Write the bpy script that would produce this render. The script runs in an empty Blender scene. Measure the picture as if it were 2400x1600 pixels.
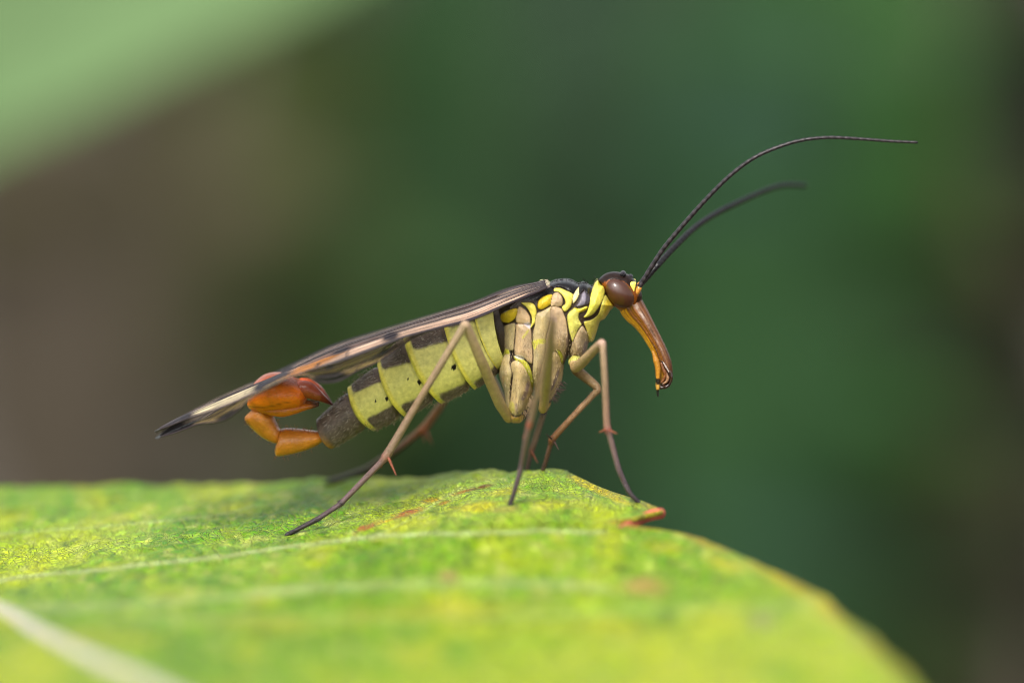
import bpy, math, random
import numpy as np
from mathutils import Vector

random.seed(7)
rng = np.random.default_rng(7)
R = math.radians
scene = bpy.context.scene
col = scene.collection

# ------------------------------------------------------------------ camera (built 100:1, 1 unit = 1 cm)
PITCH = R(8.0)
DIST = 20.0
K = 3.6 / 2400.0                       # cm per photo pixel in the plane of focus
FWD = np.array([0, math.cos(PITCH), -math.sin(PITCH)])
UP = np.array([0, math.sin(PITCH), math.cos(PITCH)])
CAM = -DIST * FWD
cam = bpy.data.cameras.new('camera')
cam.sensor_width = 36.0
cam.lens = 36.0 * DIST / 3.6
cam.clip_start = 0.5
cam.clip_end = 4000
cam.dof.use_dof = True
cam.dof.focus_distance = DIST - 0.085
cam.dof.aperture_fstop = 0.2 / 0.92    # lens opening of about 1 cm
cam.dof.aperture_blades = 0
cam_o = bpy.data.objects.new('camera', cam)
cam_o.location = CAM
cam_o.rotation_euler = (math.pi / 2 - PITCH, 0, 0)
col.objects.link(cam_o)
scene.camera = cam_o

# ------------------------------------------------------------------ sky, sun, exposure
SUN_EL, SUN_AZ = R(50), R(202)         # high, soft, a little in front of the insect and to the left
world = bpy.data.worlds.new('World')
scene.world = world
world.use_nodes = True
wn, wl = world.node_tree.nodes, world.node_tree.links
bg = wn['Background']
sky = wn.new('ShaderNodeTexSky')
sky.sky_type = 'NISHITA'
sky.sun_disc = False
sky.sun_elevation = SUN_EL
sky.sun_rotation = SUN_AZ
sky.air_density = 1.0
sky.dust_density = 4.0
hs = wn.new('ShaderNodeHueSaturation')
hs.inputs['Saturation'].default_value = 0.25
wl.new(sky.outputs[0], hs.inputs['Color'])
wl.new(hs.outputs[0], bg.inputs['Color'])
bg.inputs['Strength'].default_value = 0.13
sun = bpy.data.lights.new('sun', 'SUN')
sun.energy = 1.5
sun.angle = R(16)
sun.color = (1.0, 0.95, 0.87)
sun_o = bpy.data.objects.new('sun', sun)
sdir = Vector((math.sin(SUN_AZ) * math.cos(SUN_EL), math.cos(SUN_AZ) * math.cos(SUN_EL), math.sin(SUN_EL)))
sun_o.rotation_euler = sdir.to_track_quat('Z', 'Y').to_euler()
sun_o.location = sdir * 40
col.objects.link(sun_o)
vs = scene.view_settings
vs.view_transform = 'Standard'
vs.look = 'None'
vs.gamma = 1.0
vs.use_curve_mapping = False
vs.exposure = 1.25
scene.cycles.use_denoising = True
scene.cycles.filter_width = 0.95
scene.cycles.max_bounces = 8
scene.cycles.transparent_max_bounces = 16

# ------------------------------------------------------------------ helpers
GAIN = 0.74


def S(r, g, b, gain=None):
    """photo colour (sRGB 0-255) -> surface colour"""
    v = np.array([r, g, b], float) / 255.0
    lin = np.where(v <= 0.04045, v / 12.92, ((v + 0.055) / 1.055) ** 2.4)
    return lin * (GAIN if gain is None else gain)


def W(px, py, y):
    """point of the plane Y = y behind a photo pixel; arrays welcome"""
    px, py, y = np.broadcast_arrays(np.asarray(px, float), np.asarray(py, float), np.asarray(y, float))
    sx = (px - 1200) * K
    sz = (800 - py) * K
    ry = FWD[1] * DIST + UP[1] * sz
    rz = FWD[2] * DIST + UP[2] * sz
    t = (y - CAM[1]) / ry
    return np.stack([sx * t, np.broadcast_to(y, t.shape), CAM[2] + rz * t], -1)


def PX(P):
    d = P - CAM
    f = d @ FWD
    return 1200 + d[..., 0] / f * DIST / K, 800 - (d @ UP) / f * DIST / K


def crom(pts, n, closed=False):
    """Catmull-Rom through pts (any dimension), n samples"""
    p = np.asarray(pts, float)
    m = len(p)
    if closed:
        q = np.vstack([p[-1], p, p[0], p[1]])
        segs = m
    else:
        q = np.vstack([2 * p[0] - p[1], p, 2 * p[-1] - p[-2]])
        segs = m - 1
    ln = np.linalg.norm(np.diff(q[1:segs + 2], axis=0), axis=1) + 1e-9
    cum = np.concatenate([[0], np.cumsum(ln)])
    d = np.linspace(0, cum[-1], n + (1 if closed else 0))[:n]
    i = np.clip(np.searchsorted(cum, d, side='right') - 1, 0, segs - 1)
    t = ((d - cum[i]) / ln[i])[:, None]
    a, b, c, e = q[i], q[i + 1], q[i + 2], q[i + 3]
    return 0.5 * (2 * b + (c - a) * t + (2 * a - 5 * b + 4 * c - e) * t ** 2 + (3 * b - a - 3 * c + e) * t ** 3)


def inpoly(px, py, poly):
    poly = np.asarray(poly, float)
    inside = np.zeros(px.shape, bool)
    j = len(poly) - 1
    for i in range(len(poly)):
        xi, yi = poly[i]
        xj, yj = poly[j]
        c = ((yi > py) != (yj > py)) & (px < (xj - xi) * (py - yi) / (yj - yi + 1e-12) + xi)
        inside ^= c
        j = i
    return inside


def noise2(x, y, seed=0, octaves=4):
    """cheap value noise on arrays"""
    out = np.zeros(x.shape)
    amp = 1.0
    for o in range(octaves):
        g = np.random.default_rng(seed + o * 17).random((64, 64))
        fx, fy = np.floor(x).astype(int), np.floor(y).astype(int)
        tx, ty = x - fx, y - fy
        tx, ty = tx * tx * (3 - 2 * tx), ty * ty * (3 - 2 * ty)
        a = g[fx % 64, fy % 64] * (1 - tx) + g[(fx + 1) % 64, fy % 64] * tx
        b = g[fx % 64, (fy + 1) % 64] * (1 - tx) + g[(fx + 1) % 64, (fy + 1) % 64] * tx
        out += amp * (a * (1 - ty) + b * ty - 0.5)
        x, y, amp = x * 2.03 + 7.1, y * 2.03 + 3.7, amp * 0.5
    return out


ORIGIN = {}


class MB:
    """collects shapes; build() links them as one mesh object with a colour attribute"""

    def __init__(self):
        self.v, self.c, self.f, self.n = [], [], [], 0

    def add(self, V, C, F):
        V = np.asarray(V, float).reshape(-1, 3)
        C = np.asarray(C, float)
        if C.ndim == 1:
            C = np.broadcast_to(C, (len(V), len(C)))
        C = C.reshape(len(V), -1)
        if C.shape[1] == 3:
            C = np.hstack([C, np.ones((len(V), 1))])
        self.v.append(V)
        self.c.append(C)
        self.f += [tuple(i + self.n for i in q) for q in F]
        self.n += len(V)

    def grid(self, V, C, wrap=False, caps=False):
        n, m = V.shape[:2]
        F = []
        for i in range(n - 1):
            for j in range(m if wrap else m - 1):
                k = (j + 1) % m
                F.append((i * m + j, i * m + k, (i + 1) * m + k, (i + 1) * m + j))
        if caps:
            F.append(tuple(range(m)))
            F.append(tuple((n - 1) * m + j for j in reversed(range(m))))
        C = np.asarray(C, float)
        self.add(V.reshape(-1, 3), C if C.ndim == 1 else C.reshape(n * m, -1), F)

    def tube(self, P, rad, C, n=12, flat=1.0):
        """P: m x 3 centre line, rad: m radii; rounded ends"""
        P = np.asarray(P, float)
        rad = np.broadcast_to(np.asarray(rad, float), (len(P),)).copy()
        C = np.asarray(C, float)
        if C.ndim == 1:
            C = np.broadcast_to(C, (len(P), len(C)))
        t0 = P[0] - P[1]
        t0 /= np.linalg.norm(t0)
        t1 = P[-1] - P[-2]
        t1 /= np.linalg.norm(t1)
        P = np.vstack([P[0] + t0 * rad[0] * .9, P[0] + t0 * rad[0] * .6, P, P[-1] + t1 * rad[-1] * .6, P[-1] + t1 * rad[-1] * .9])
        C = np.vstack([C[0], C[0], C, C[-1], C[-1]])
        rad = np.concatenate([[rad[0] * .3, rad[0] * .8], rad, [rad[-1] * .8, rad[-1] * .3]])
        T = np.gradient(P, axis=0)
        T /= np.linalg.norm(T, axis=1)[:, None] + 1e-12
        A = np.cross(T, np.array([0, 1.0, 0]))
        bad = np.linalg.norm(A, axis=1) < 0.05
        A[bad] = np.cross(T[bad], np.array([0, 0, 1.0]))
        A /= np.linalg.norm(A, axis=1)[:, None]
        B = np.cross(T, A)
        th = np.linspace(0, 2 * np.pi, n, endpoint=False)
        V = P[:, None] + rad[:, None, None] * (np.cos(th)[None, :, None] * A[:, None] + flat * np.sin(th)[None, :, None] * B[:, None])
        self.grid(V, np.repeat(C[:, None], n, 1), wrap=True, caps=True)

    def build(self, name, mat, parent=None, smooth=True, origin=None):
        V = np.vstack(self.v)
        C = np.vstack(self.c)
        o0 = np.asarray(origin if origin is not None else (V.min(0) + V.max(0)) / 2, float)
        me = bpy.data.meshes.new(name)
        me.from_pydata((V - o0).tolist(), [], self.f)
        a = me.attributes.new('col', 'FLOAT_COLOR', 'POINT')
        a.data.foreach_set('color', C.astype(np.float32).ravel())
        if smooth:
            me.polygons.foreach_set('use_smooth', np.ones(len(me.polygons), bool))
        me.materials.append(mat)
        me.update()
        o = bpy.data.objects.new(name, me)
        col.objects.link(o)
        base = np.zeros(3)
        if parent is not None:
            o.parent = parent
            base = ORIGIN[parent.name]
        o.location = o0 - base
        ORIGIN[o.name] = o0
        return o


def empty(name, loc):
    o = bpy.data.objects.new(name, None)
    o.empty_display_size = 0.2
    o.location = loc
    col.objects.link(o)
    ORIGIN[o.name] = np.asarray(loc, float)
    return o


def tag(o, label=None, cat=None, group=None, kind=None):
    for k, v in (('label', label), ('category', cat), ('group', group), ('kind', kind)):
        if v:
            o[k] = v
    return o


# ------------------------------------------------------------------ materials
def mat(name, rough=0.4, spec=0.5, var=0.25, vscale=30, bump=0.15, bscale=120, coat=0.0, sss=0.0, transl=0.0, alpha=False, speck=0.0):
    m = bpy.data.materials.new(name)
    m.use_nodes = True
    N, L = m.node_tree.nodes, m.node_tree.links
    b = N['Principled BSDF']
    at = N.new('ShaderNodeAttribute')
    at.attribute_name = 'col'
    tc = N.new('ShaderNodeTexCoord')
    nz = N.new('ShaderNodeTexNoise')
    nz.inputs['Scale'].default_value = vscale
    nz.inputs['Detail'].default_value = 5
    L.new(tc.outputs['Object'], nz.inputs['Vector'])
    mr = N.new('ShaderNodeMapRange')
    mr.inputs[1].default_value = 0.25
    mr.inputs[2].default_value = 0.75
    mr.inputs[3].default_value = 1 - var
    mr.inputs[4].default_value = 1 + var
    L.new(nz.outputs['Fac'], mr.inputs[0])
    mul = N.new('ShaderNodeVectorMath')
    mul.operation = 'SCALE'
    L.new(at.outputs['Color'], mul.inputs[0])
    L.new(mr.outputs[0], mul.inputs['Scale'])
    out = mul.outputs[0]
    L.new(out, b.inputs['Base Color'])
    b.inputs['Roughness'].default_value = rough
    b.inputs['Specular IOR Level'].default_value = spec
    b.inputs['Coat Weight'].default_value = coat
    b.inputs['Coat Roughness'].default_value = 0.12
    if sss:
        b.inputs['Subsurface Weight'].default_value = sss
        b.inputs['Subsurface Radius'].default_value = (1.0, 0.7, 0.3)
        b.inputs['Subsurface Scale'].default_value = 0.025
    if bump:
        n2 = N.new('ShaderNodeTexNoise')
        n2.inputs['Scale'].default_value = bscale
        n2.inputs['Detail'].default_value = 3
        L.new(tc.outputs['Object'], n2.inputs['Vector'])
        bp = N.new('ShaderNodeBump')
        bp.inputs['Strength'].default_value = bump
        bp.inputs['Distance'].default_value = 0.01
        L.new(n2.outputs['Fac'], bp.inputs['Height'])
        L.new(bp.outputs[0], b.inputs['Normal'])
    if alpha:
        L.new(at.outputs['Alpha'], b.inputs['Alpha'])
    if transl:
        tr = N.new('ShaderNodeBsdfTranslucent')
        L.new(out, tr.inputs['Color'])
        mx = N.new('ShaderNodeMixShader')
        mx.inputs[0].default_value = transl
        L.new(b.outputs[0], mx.inputs[1])
        L.new(tr.outputs[0], mx.inputs[2])
        L.new(mx.outputs[0], N['Material Output'].inputs['Surface'])
    return m


M_BODY = mat('cuticle', rough=0.28, spec=0.2, var=0.2, vscale=70, bump=0.22, bscale=200, sss=0.2)
M_DARK = mat('dark_cuticle', rough=0.3, spec=0.3, var=0.25, vscale=30, bump=0.2, bscale=110)
M_LEG = mat('leg_cuticle', rough=0.45, spec=0.4, var=0.2, vscale=50, bump=0.45, bscale=200, sss=0.12)
M_AMBER = mat('amber_cuticle', rough=0.3, spec=0.4, var=0.22, vscale=20, bump=0.3, bscale=120, coat=0.2, sss=0.25)
M_EYE = mat('eye', rough=0.4, spec=0.3, var=0.2, vscale=30, bump=0.2, bscale=420, coat=0.6)
M_WING = mat('wing_membrane', rough=0.3, spec=0.035, var=0.3, vscale=14, bump=0.4, bscale=25, alpha=True)
M_VEIN = mat('wing_vein', rough=0.45, spec=0.4, var=0.2)
M_HAIR = mat('seta', rough=0.5, spec=0.3, var=0.1, bump=0)
M_FAR = mat('background_foliage', rough=0.7, spec=0.12, var=0.22, vscale=0.35, bump=0, transl=0.2)
M_STEM = mat('background_stem', rough=0.8, spec=0.2, var=0.25, vscale=0.5, bump=0)

# ================================================================== SETTING
# ---- ground: one sheet of brown soil far below, reaching the horizon
def ground_material():
    m = bpy.data.materials.new('soil')
    m.use_nodes = True
    N, L = m.node_tree.nodes, m.node_tree.links
    b = N['Principled BSDF']
    tc = N.new('ShaderNodeTexCoord')
    nz = N.new('ShaderNodeTexNoise')
    nz.inputs['Scale'].default_value = 0.03
    nz.inputs['Detail'].default_value = 6
    L.new(tc.outputs['Object'], nz.inputs['Vector'])
    cr = N.new('ShaderNodeValToRGB')
    cr.color_ramp.elements[0].position = 0.3
    cr.color_ramp.elements[0].color = (*S(70, 60, 42, .45), 1)
    cr.color_ramp.elements[1].position = 0.7
    cr.color_ramp.elements[1].color = (*S(104, 90, 74, .45), 1)
    L.new(nz.outputs['Fac'], cr.inputs[0])
    L.new(cr.outputs[0], b.inputs['Base Color'])
    b.inputs['Roughness'].default_value = 0.9
    return m


GROUND_Z = -22.0
mb = MB()
n = 60
gx = np.sign(np.linspace(-1, 1, n)) * np.abs(np.linspace(-1, 1, n)) ** 2.2 * 3000
XX, YY = np.meshgrid(gx, gx, indexing='ij')
ZZ = GROUND_Z + noise2(XX / 40, YY / 40, 3) * 2.0
mb.grid(np.stack([XX, YY, ZZ], -1), np.array([.1, .1, .1]))
g = mb.build('ground', ground_material())
tag(g, 'bare brown soil far below the leaves', 'ground', kind='structure')

# ---- the leaf the insect stands on: height surface fitted through traced points
ctl = [(-150, 1150, 1.1), (200, 1149, 1.0), (500, 1143, .9), (761, 1136, .62), (900, 1129, .5), (1000, 1130, .33),
       (1100, 1113, .15), (1180, 1116, .12), (1270, 1106, .08), (1330, 1112, .04), (1400, 1147, -.1), (1500, 1180, -.3), (1556, 1204, -.47), (1505, 1243, -.62),
       (1650, 1265, -.72), (1800, 1340, -1.2), (1930, 1410, -1.6), (2040, 1510, -2.3), (2130, 1600, -2.8), (2260, 1730, -3.6),
       (0, 1290, -.05), (350, 1250, -.02), (700, 1212, -.02), (668, 1254, -.2), (1000, 1190, -.15), (1195, 1186, -.4),
       (0, 1365, -.5), (450, 1312, -.5), (900, 1265, -.55), (1430, 1252, -.66), (1500, 1235, -.6),
       (0, 1440, -1.4), (600, 1400, -1.2), (1200, 1400, -1.3), (1600, 1390, -1.25), (200, 1500, -1.9), (1000, 1550, -2.2), (1700, 1550, -2.3),
       (-300, 1700, -3.3), (330, 1600, -2.7), (1000, 1750, -3.5), (1900, 1780, -3.7), (0, 2000, -5.2), (1200, 2050, -5.3), (2300, 2000, -5.0),
       (-900, 1330, -.3), (-900, 1500, -2.0), (-900, 1170, 1.1)]
ctl = np.array(ctl, float)
CP = W(ctl[:, 0], ctl[:, 1], ctl[:, 2])


def tps(r):
    return np.where(r > 1e-9, r * r * np.log(np.maximum(r, 1e-9)), 0)


A2 = CP[:, :2] * np.array([1, 0.7])
nC = len(A2)
KM = tps(np.linalg.norm(A2[:, None] - A2[None], axis=2)) + np.eye(nC) * 0.004
PM = np.hstack([np.ones((nC, 1)), A2])
LHS = np.block([[KM, PM], [PM.T, np.zeros((3, 3))]])
SOL = np.linalg.solve(LHS, np.concatenate([CP[:, 2], np.zeros(3)]))


def leaf_z(x, y):
    x = np.asarray(x, float)
    y = np.asarray(y, float)
    sh = x.shape
    q = np.stack([x.ravel(), y.ravel() * 0.7], -1)
    out = np.empty(len(q))
    for i in range(0, len(q), 40000):
        r = np.linalg.norm(q[i:i + 40000, None] - A2[None], axis=2)
        out[i:i + 40000] = tps(r) @ SOL[:nC] + SOL[nC] + q[i:i + 40000] @ SOL[nC + 1:]
    return out.reshape(sh)


def hit(px, py, lo=-5.5, hi=1.6):
    """where the sight line of a photo pixel meets the leaf"""
    ys = np.linspace(lo, hi, 1500)
    p = W(px, py, ys)
    d = p[:, 2] - leaf_z(p[:, 0], p[:, 1])
    s = np.where(d <= 0)[0]
    i = s[0] if len(s) else int(np.argmin(d))
    q = p[i].copy()
    q[2] = leaf_z(q[0], q[1])
    return q


def lin(x, xs, ys):
    return np.interp(x, xs, ys)


NA, NBb = 620, 520
a = np.linspace(0, 1, NA) ** 0.8
bb = np.linspace(0, 1, NBb)
bb = np.where(bb < .15, bb / .15 * .42, .42 + (bb - .15) / .85 * .58)
# right margin x(y) and far margin y(a)
ml = np.array([(1330, 1112, .04), (1400, 1147, -.1), (1500, 1180, -.3), (1540, 1196, -.42), (1556, 1205, -.47), (1505, 1226, -.52), (1440, 1247, -.57), (1470, 1244, -.60), (1530, 1242, -.63), (1600, 1250, -.68), (1650, 1265, -.74), (1800, 1340, -1.2), (1930, 1410, -1.6), (2040, 1510, -2.3), (2130, 1600, -2.8), (2260, 1730, -3.6)], float)
marg = W(ml[:, 0], ml[:, 1], ml[:, 2])
mo = np.argsort(marg[:, 1])
my, mx_ = marg[mo, 1], marg[mo, 0]
my = np.concatenate([[-6.5, -5], my])
mx_ = np.concatenate([[1.2, 1.5], mx_])
yy_s = np.linspace(my[0], my[-1], 2200)
mm = np.interp(yy_s, my, mx_)
ker = np.hanning(13)
ker /= ker.sum()
mm = np.convolve(np.pad(mm, 6, mode='edge'), ker, 'valid')
XL = -3.6
far_px = np.array([-1200, -600, -150, 200, 500, 760, 900, 1000, 1100, 1180, 1270, 1325])
far_y = np.array([.9, 1.05, 1.12, 1.05, .92, .68, .55, .38, .19, .14, .1, .06])
far_x = W(far_px, 1140, far_y)[:, 0]
AA, BB = np.meshgrid(a, bb, indexing='ij')
x_at_top = XL + AA * (mm[-1] - XL)
YF = np.interp(x_at_top, far_x, far_y)
YG = -6.5 + BB * (YF + 6.5)
XR = np.interp(YG, yy_s, mm)
tooth = 0.012 * np.abs(np.sin(YG * 5.2)) + 0.02 * (noise2(YG * 3, YG * 0 + 2.2, 5, 3))
XR = XR + np.where(YG < -.8, tooth, tooth * .25)
XG = XL + AA * (XR - XL)
ZG = leaf_z(XG, YG)
# thin relief: quilting between veins, rolled margin, little tears
rel = 0.012 * noise2(XG * 9, YG * 6, 11, 4) + 0.008 * noise2(XG * 30, YG * 18, 12, 3)
fade = np.clip((1 - AA) * 30, 0, 1)
ZG = ZG + rel * fade
P = np.stack([XG, YG, ZG], -1)
px, py = PX(P)
# colours: real blotches, veins and lesions of the blade
cg = S(134, 186, 18, 0.72)
cy = S(212, 216, 14, 0.72)
cd = S(84, 158, 16, 0.66)
cb = S(142, 188, 82, 0.7)
n1 = noise2(XG * 2.2, YG * 1.1, 21, 4)
n2 = noise2(XG * 6, YG * 2.4, 22, 4)
n3 = noise2(XG * 26, YG * 11, 23, 3)
n4 = noise2(XG * 1.5, YG * 1.0 + 9, 24, 3)
C = np.broadcast_to(cg, P.shape).copy()


def blend(mask, c, k=1.0):
    global C
    w = np.clip(mask, 0, 1)[..., None] * k
    C = C * (1 - w) + np.asarray(c) * w


blend((n1 + .05) * 2.0, cy, .7)
blend((-n1 + .02) * 2.0, cd, .7)
blend((n4 - .1) * 2.5, cb, .6)
blend((n2 - .08) * 2.8, cy, .66)
blend((-n2 - .12) * 3.5, cd, .8)
blend((n3 - .2) * 3.5, S(206, 214, 110, .7), .7)
blend((-n3 - .2) * 3.5, S(60, 122, 24, .6), .75)
# yellower towards the right margin
blend(np.clip((px - 1250) / 900, 0, 1) * .6, S(178, 208, 18, .72), .6)


def seg_dist(px, py, pts):
    d = np.full(px.shape, 1e9)
    for (x0, y0), (x1, y1) in zip(pts[:-1], pts[1:]):
        dx, dy = x1 - x0, y1 - y0
        t = np.clip(((px - x0) * dx + (py - y0) * dy) / (dx * dx + dy * dy), 0, 1)
        d = np.minimum(d, np.hypot(px - x0 - t * dx, py - y0 - t * dy))
    return d


def blot(x, y, rx, ry, c, k, ang=0):
    ca, sa = math.cos(R(ang)), math.sin(R(ang))
    u = ((px - x) * ca + (py - y) * sa) / rx
    v = (-(px - x) * sa + (py - y) * ca) / ry
    wob = 1 + .5 * noise2(px / 18, py / 9, int(x), 3)
    blend(np.clip(1.6 - np.hypot(u, v) * wob * 1.4, 0, 1), c, k)


for pts, w, k in (([(-60, 1372), (200, 1345), (470, 1318), (700, 1285), (900, 1262), (1200, 1252), (1420, 1252)], 4.5, .8),
                  ([(-60, 1440), (300, 1425), (600, 1400), (740, 1388)], 9, .45),
                  ([(600, 1392), (900, 1376), (1150, 1372), (1370, 1378), (1420, 1385)], 10, .45),
                  ([(-60, 1262), (250, 1240), (480, 1218), (700, 1178)], 2.5, .5),
                  ([(300, 1460), (900, 1455), (1500, 1440), (1900, 1420)], 9, .22),
                  ([(870, 1270), (980, 1215), (1080, 1150)], 2.5, .4)):
    d = seg_dist(px, py + 5 * noise2(px / 60, py / 60, 41, 2), pts)
    blend(np.clip(1.5 - d / w, 0, 1), S(200, 216, 150, .7), k)
red = S(206, 88, 34, .66)
for x, y, rx, ry, an, k in ((862, 1242, 34, 8, -22, .95), (955, 1209, 36, 9, -17, .95), (925, 1222, 60, 3, -18, .5), (1012, 1180, 30, 8, -10, .5), (1040, 1186, 18, 5, -15, .6), (1126, 1150, 36, 5, -14, .95), (1085, 1160, 24, 4, -16, .7)):
    blot(x, y, rx, ry, red if y > 1155 else S(120, 56, 34, .5), k, an)
for x, y, rx, ry, an, k in ((1120, 1195, 70, 14, -8, .6), (1180, 1160, 50, 10, -6, .45), (1380, 1145, 60, 12, 25, .8), (1440, 1172, 50, 10, 25, .8), (1290, 1190, 60, 16, 0, .4),
                            (1830, 1352, 90, 22, 34, .9), (1960, 1440, 70, 22, 38, .8), (1560, 1290, 60, 18, 5, .35), (1040, 1440, 200, 22, -3, .35), (1700, 1330, 60, 18, 20, .5), (250, 1500, 160, 22, 3, .3), (1400, 1480, 200, 26, 0, .3), (640, 1470, 150, 22, 0, .3)):
    blot(x, y, rx, ry, S(236, 210, 18, .72), k, an)
blot(1052, 1356, 30, 20, S(190, 164, 104, .66), .9)
blot(1508, 1380, 56, 26, S(200, 160, 92, .66), .95)
blot(1790, 1462, 44, 22, S(176, 176, 120, .66), .8)
blot(1185, 1200, 40, 9, S(190, 150, 100, .66), .6, -6)
blot(640, 1345, 26, 10, S(180, 160, 90, .6), .5)
blot(1880, 1385, 50, 9, S(150, 100, 50, .6), .8, 34)
blot(2010, 1490, 50, 9, S(140, 100, 50, .6), .6, 44)
blot(1620, 1262, 50, 7, S(150, 92, 48, .5), .85, 22)
blot(1690, 1292, 34, 6, S(130, 88, 60, .5), .7, 24)
blot(1500, 1243, 60, 5, S(190, 104, 70, .5), .8, 2)
edge = np.clip(1 - (1 - AA) * 70, 0, 1)
blend(edge * (noise2(YG * 5, YG * 0, 8, 2) + .25) * 3, S(220, 180, 40, .5), .7)


def leaf_material():
    m = mat('leaf_blade', rough=0.42, spec=0.12, var=0.25, vscale=14, bump=0, transl=0.12)
    N, L = m.node_tree.nodes, m.node_tree.links
    b = N['Principled BSDF']
    tc = N.new('ShaderNodeTexCoord')
    mp = N.new('ShaderNodeMapping')
    mp.inputs['Scale'].default_value = (1, 0.6, 1)
    L.new(tc.outputs['Object'], mp.inputs['Vector'])
    nz = N.new('ShaderNodeTexNoise')
    nz.inputs['Scale'].default_value = 9
    L.new(mp.outputs[0], nz.inputs['Vector'])
    ad = N.new('ShaderNodeMixRGB')
    ad.blend_type = 'LINEAR_LIGHT'
    ad.inputs[0].default_value = 0.06
    L.new(mp.outputs[0], ad.inputs[1])
    L.new(nz.outputs['Color'], ad.inputs[2])
    hs_ = []
    for sc in (20, 64):
        v = N.new('ShaderNodeTexVoronoi')
        v.feature = 'DISTANCE_TO_EDGE'
        v.inputs['Scale'].default_value = sc
        L.new(ad.outputs[0], v.inputs['Vector'])
        r = N.new('ShaderNodeMapRange')
        r.inputs[1].default_value = 0.0
        r.inputs[2].default_value = 0.14
        L.new(v.outputs['Distance'], r.inputs[0])
        hs_.append(r.outputs[0])
    # pale net of veinlets in the colour, cells standing up between them in the relief
    src = b.inputs['Base Color'].links[0].from_socket
    prev = src
    for h, k in zip(hs_, (0.42, 0.36)):
        inv = N.new('ShaderNodeMath')
        inv.operation = 'MULTIPLY_ADD'
        inv.inputs[1].default_value = -k
        inv.inputs[2].default_value = k
        L.new(h, inv.inputs[0])
        mx = N.new('ShaderNodeMixRGB')
        L.new(inv.outputs[0], mx.inputs[0])
        L.new(prev, mx.inputs[1])
        mx.inputs[2].default_value = (*S(200, 216, 84, .7), 1)
        prev = mx.outputs[0]
    L.new(prev, b.inputs['Base Color'])
    sm = N.new('ShaderNodeMath')
    sm.operation = 'ADD'
    L.new(hs_[0], sm.inputs[0])
    L.new(hs_[1], sm.inputs[1])
    bp = N.new('ShaderNodeBump')
    bp.inputs['Strength'].default_value = 0.75
    bp.inputs['Distance'].default_value = 0.02
    L.new(sm.outputs[0], bp.inputs['Height'])
    L.new(bp.outputs[0], b.inputs['Normal'])
    return m


M_LEAF = leaf_material()
leaf = empty('leaf', tuple(hit(1000, 1300)))
tag(leaf, 'large yellow-green leaf with red blotches that the insect stands on', 'leaf')
C = C * np.array([1.0, 1.0, .95])
mb = MB()
mb.grid(P, C)
blade = mb.build('blade', M_LEAF, leaf)
so = blade.modifiers.new('thickness', 'SOLIDIFY')
so.thickness = 0.012
so.offset = -1
# pale midrib, raised, low in the left corner
mb = MB()
pts = [hit(x, y, lo=-6.4) for x, y in ((-260, 1330), (-130, 1370), (0, 1436), (110, 1500), (220, 1556), (330, 1608))]
e = pts[-1] - pts[-2]
pts += [pts[-1] + e * .8, pts[-1] + e * 1.8]
for q in pts[-2:]:
    q[2] = leaf_z(q[0], q[1])
mp_ = crom(pts, 60)
mp_[:, 2] = leaf_z(mp_[:, 0], mp_[:, 1]) + 0.006
mb.tube(mp_, np.linspace(.022, .036, 60), S(214, 206, 186, .55), n=14)
mb.build('midrib', M_LEG, leaf)
# side veins, low ridges
for line, r in (([(-60, 1372), (200, 1345), (470, 1318), (700, 1285), (900, 1262), (1200, 1252), (1400, 1252)], .006),
                ([(-60, 1440), (300, 1425), (600, 1400), (740, 1388)], .008),
                ([(700, 1388), (900, 1376), (1150, 1372), (1370, 1378)], .008)):
    mb = MB()
    q = crom([hit(x, y) for x, y in line], 80)
    q[:, 2] = leaf_z(q[:, 0], q[:, 1]) + 0.001 + .004 * noise2(q[:, 0] * 6, q[:, 1] * 2, 3, 2)
    mb.tube(q, r * (1 + .3 * noise2(q[:, 0] * 7, q[:, 1], 4, 2)), S(158, 190, 104, .5), n=8)
    mb.build('vein', M_LEG, leaf)
# torn red rim of the blade at the notch
mb = MB()
q = np.array([hit(1425, 1256), hit(1455, 1242), W(1490, 1222, -.5), W(1525, 1207, -.47), W(1548, 1203, -.45)])
q = crom(q, 24)
mb.tube(q, np.interp(np.linspace(0, 1, 24), [0, .3, .7, 1], [.012, .016, .017, .02]), np.array([S(206, 100, 76, .75) * (1 + .25 * math.sin(i)) for i in range(24)]), n=10, flat=.6)
mb.build('torn_rim', M_LEG, leaf)

# ================================================================== SCORPIONFLY
ROOT = hit(1080, 1200)
fly = empty('scorpionfly', tuple(ROOT))
tag(fly, 'yellow and black scorpionfly with long beak and curled orange tail on the leaf', 'insect')


def Z(region_x, region_y, scale):
    return lambda pts: [(region_x + x * scale, region_y + y * scale) for x, y in pts]


zA = Z(1240, 630, 200 / 1568)
zB = Z(1140, 700, 200 / 1568)
zC = Z(1140, 840, 200 / 1568)
zD = Z(1390, 620, 150 / 1568)
zE = Z(1440, 760, 160 / 1394)
z1 = Z(1100, 600, 600 / 2352)
z2 = Z(700, 640, 600 / 2352)
z3 = Z(340, 800, 600 / 2352)
z4 = Z(620, 900, 500 / 2063)
z5 = Z(1100, 780, 500 / 1782)


def lean(py):
    return 0.055 * np.clip((735 - py) / 95, 0, 1.2) ** 2


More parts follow.
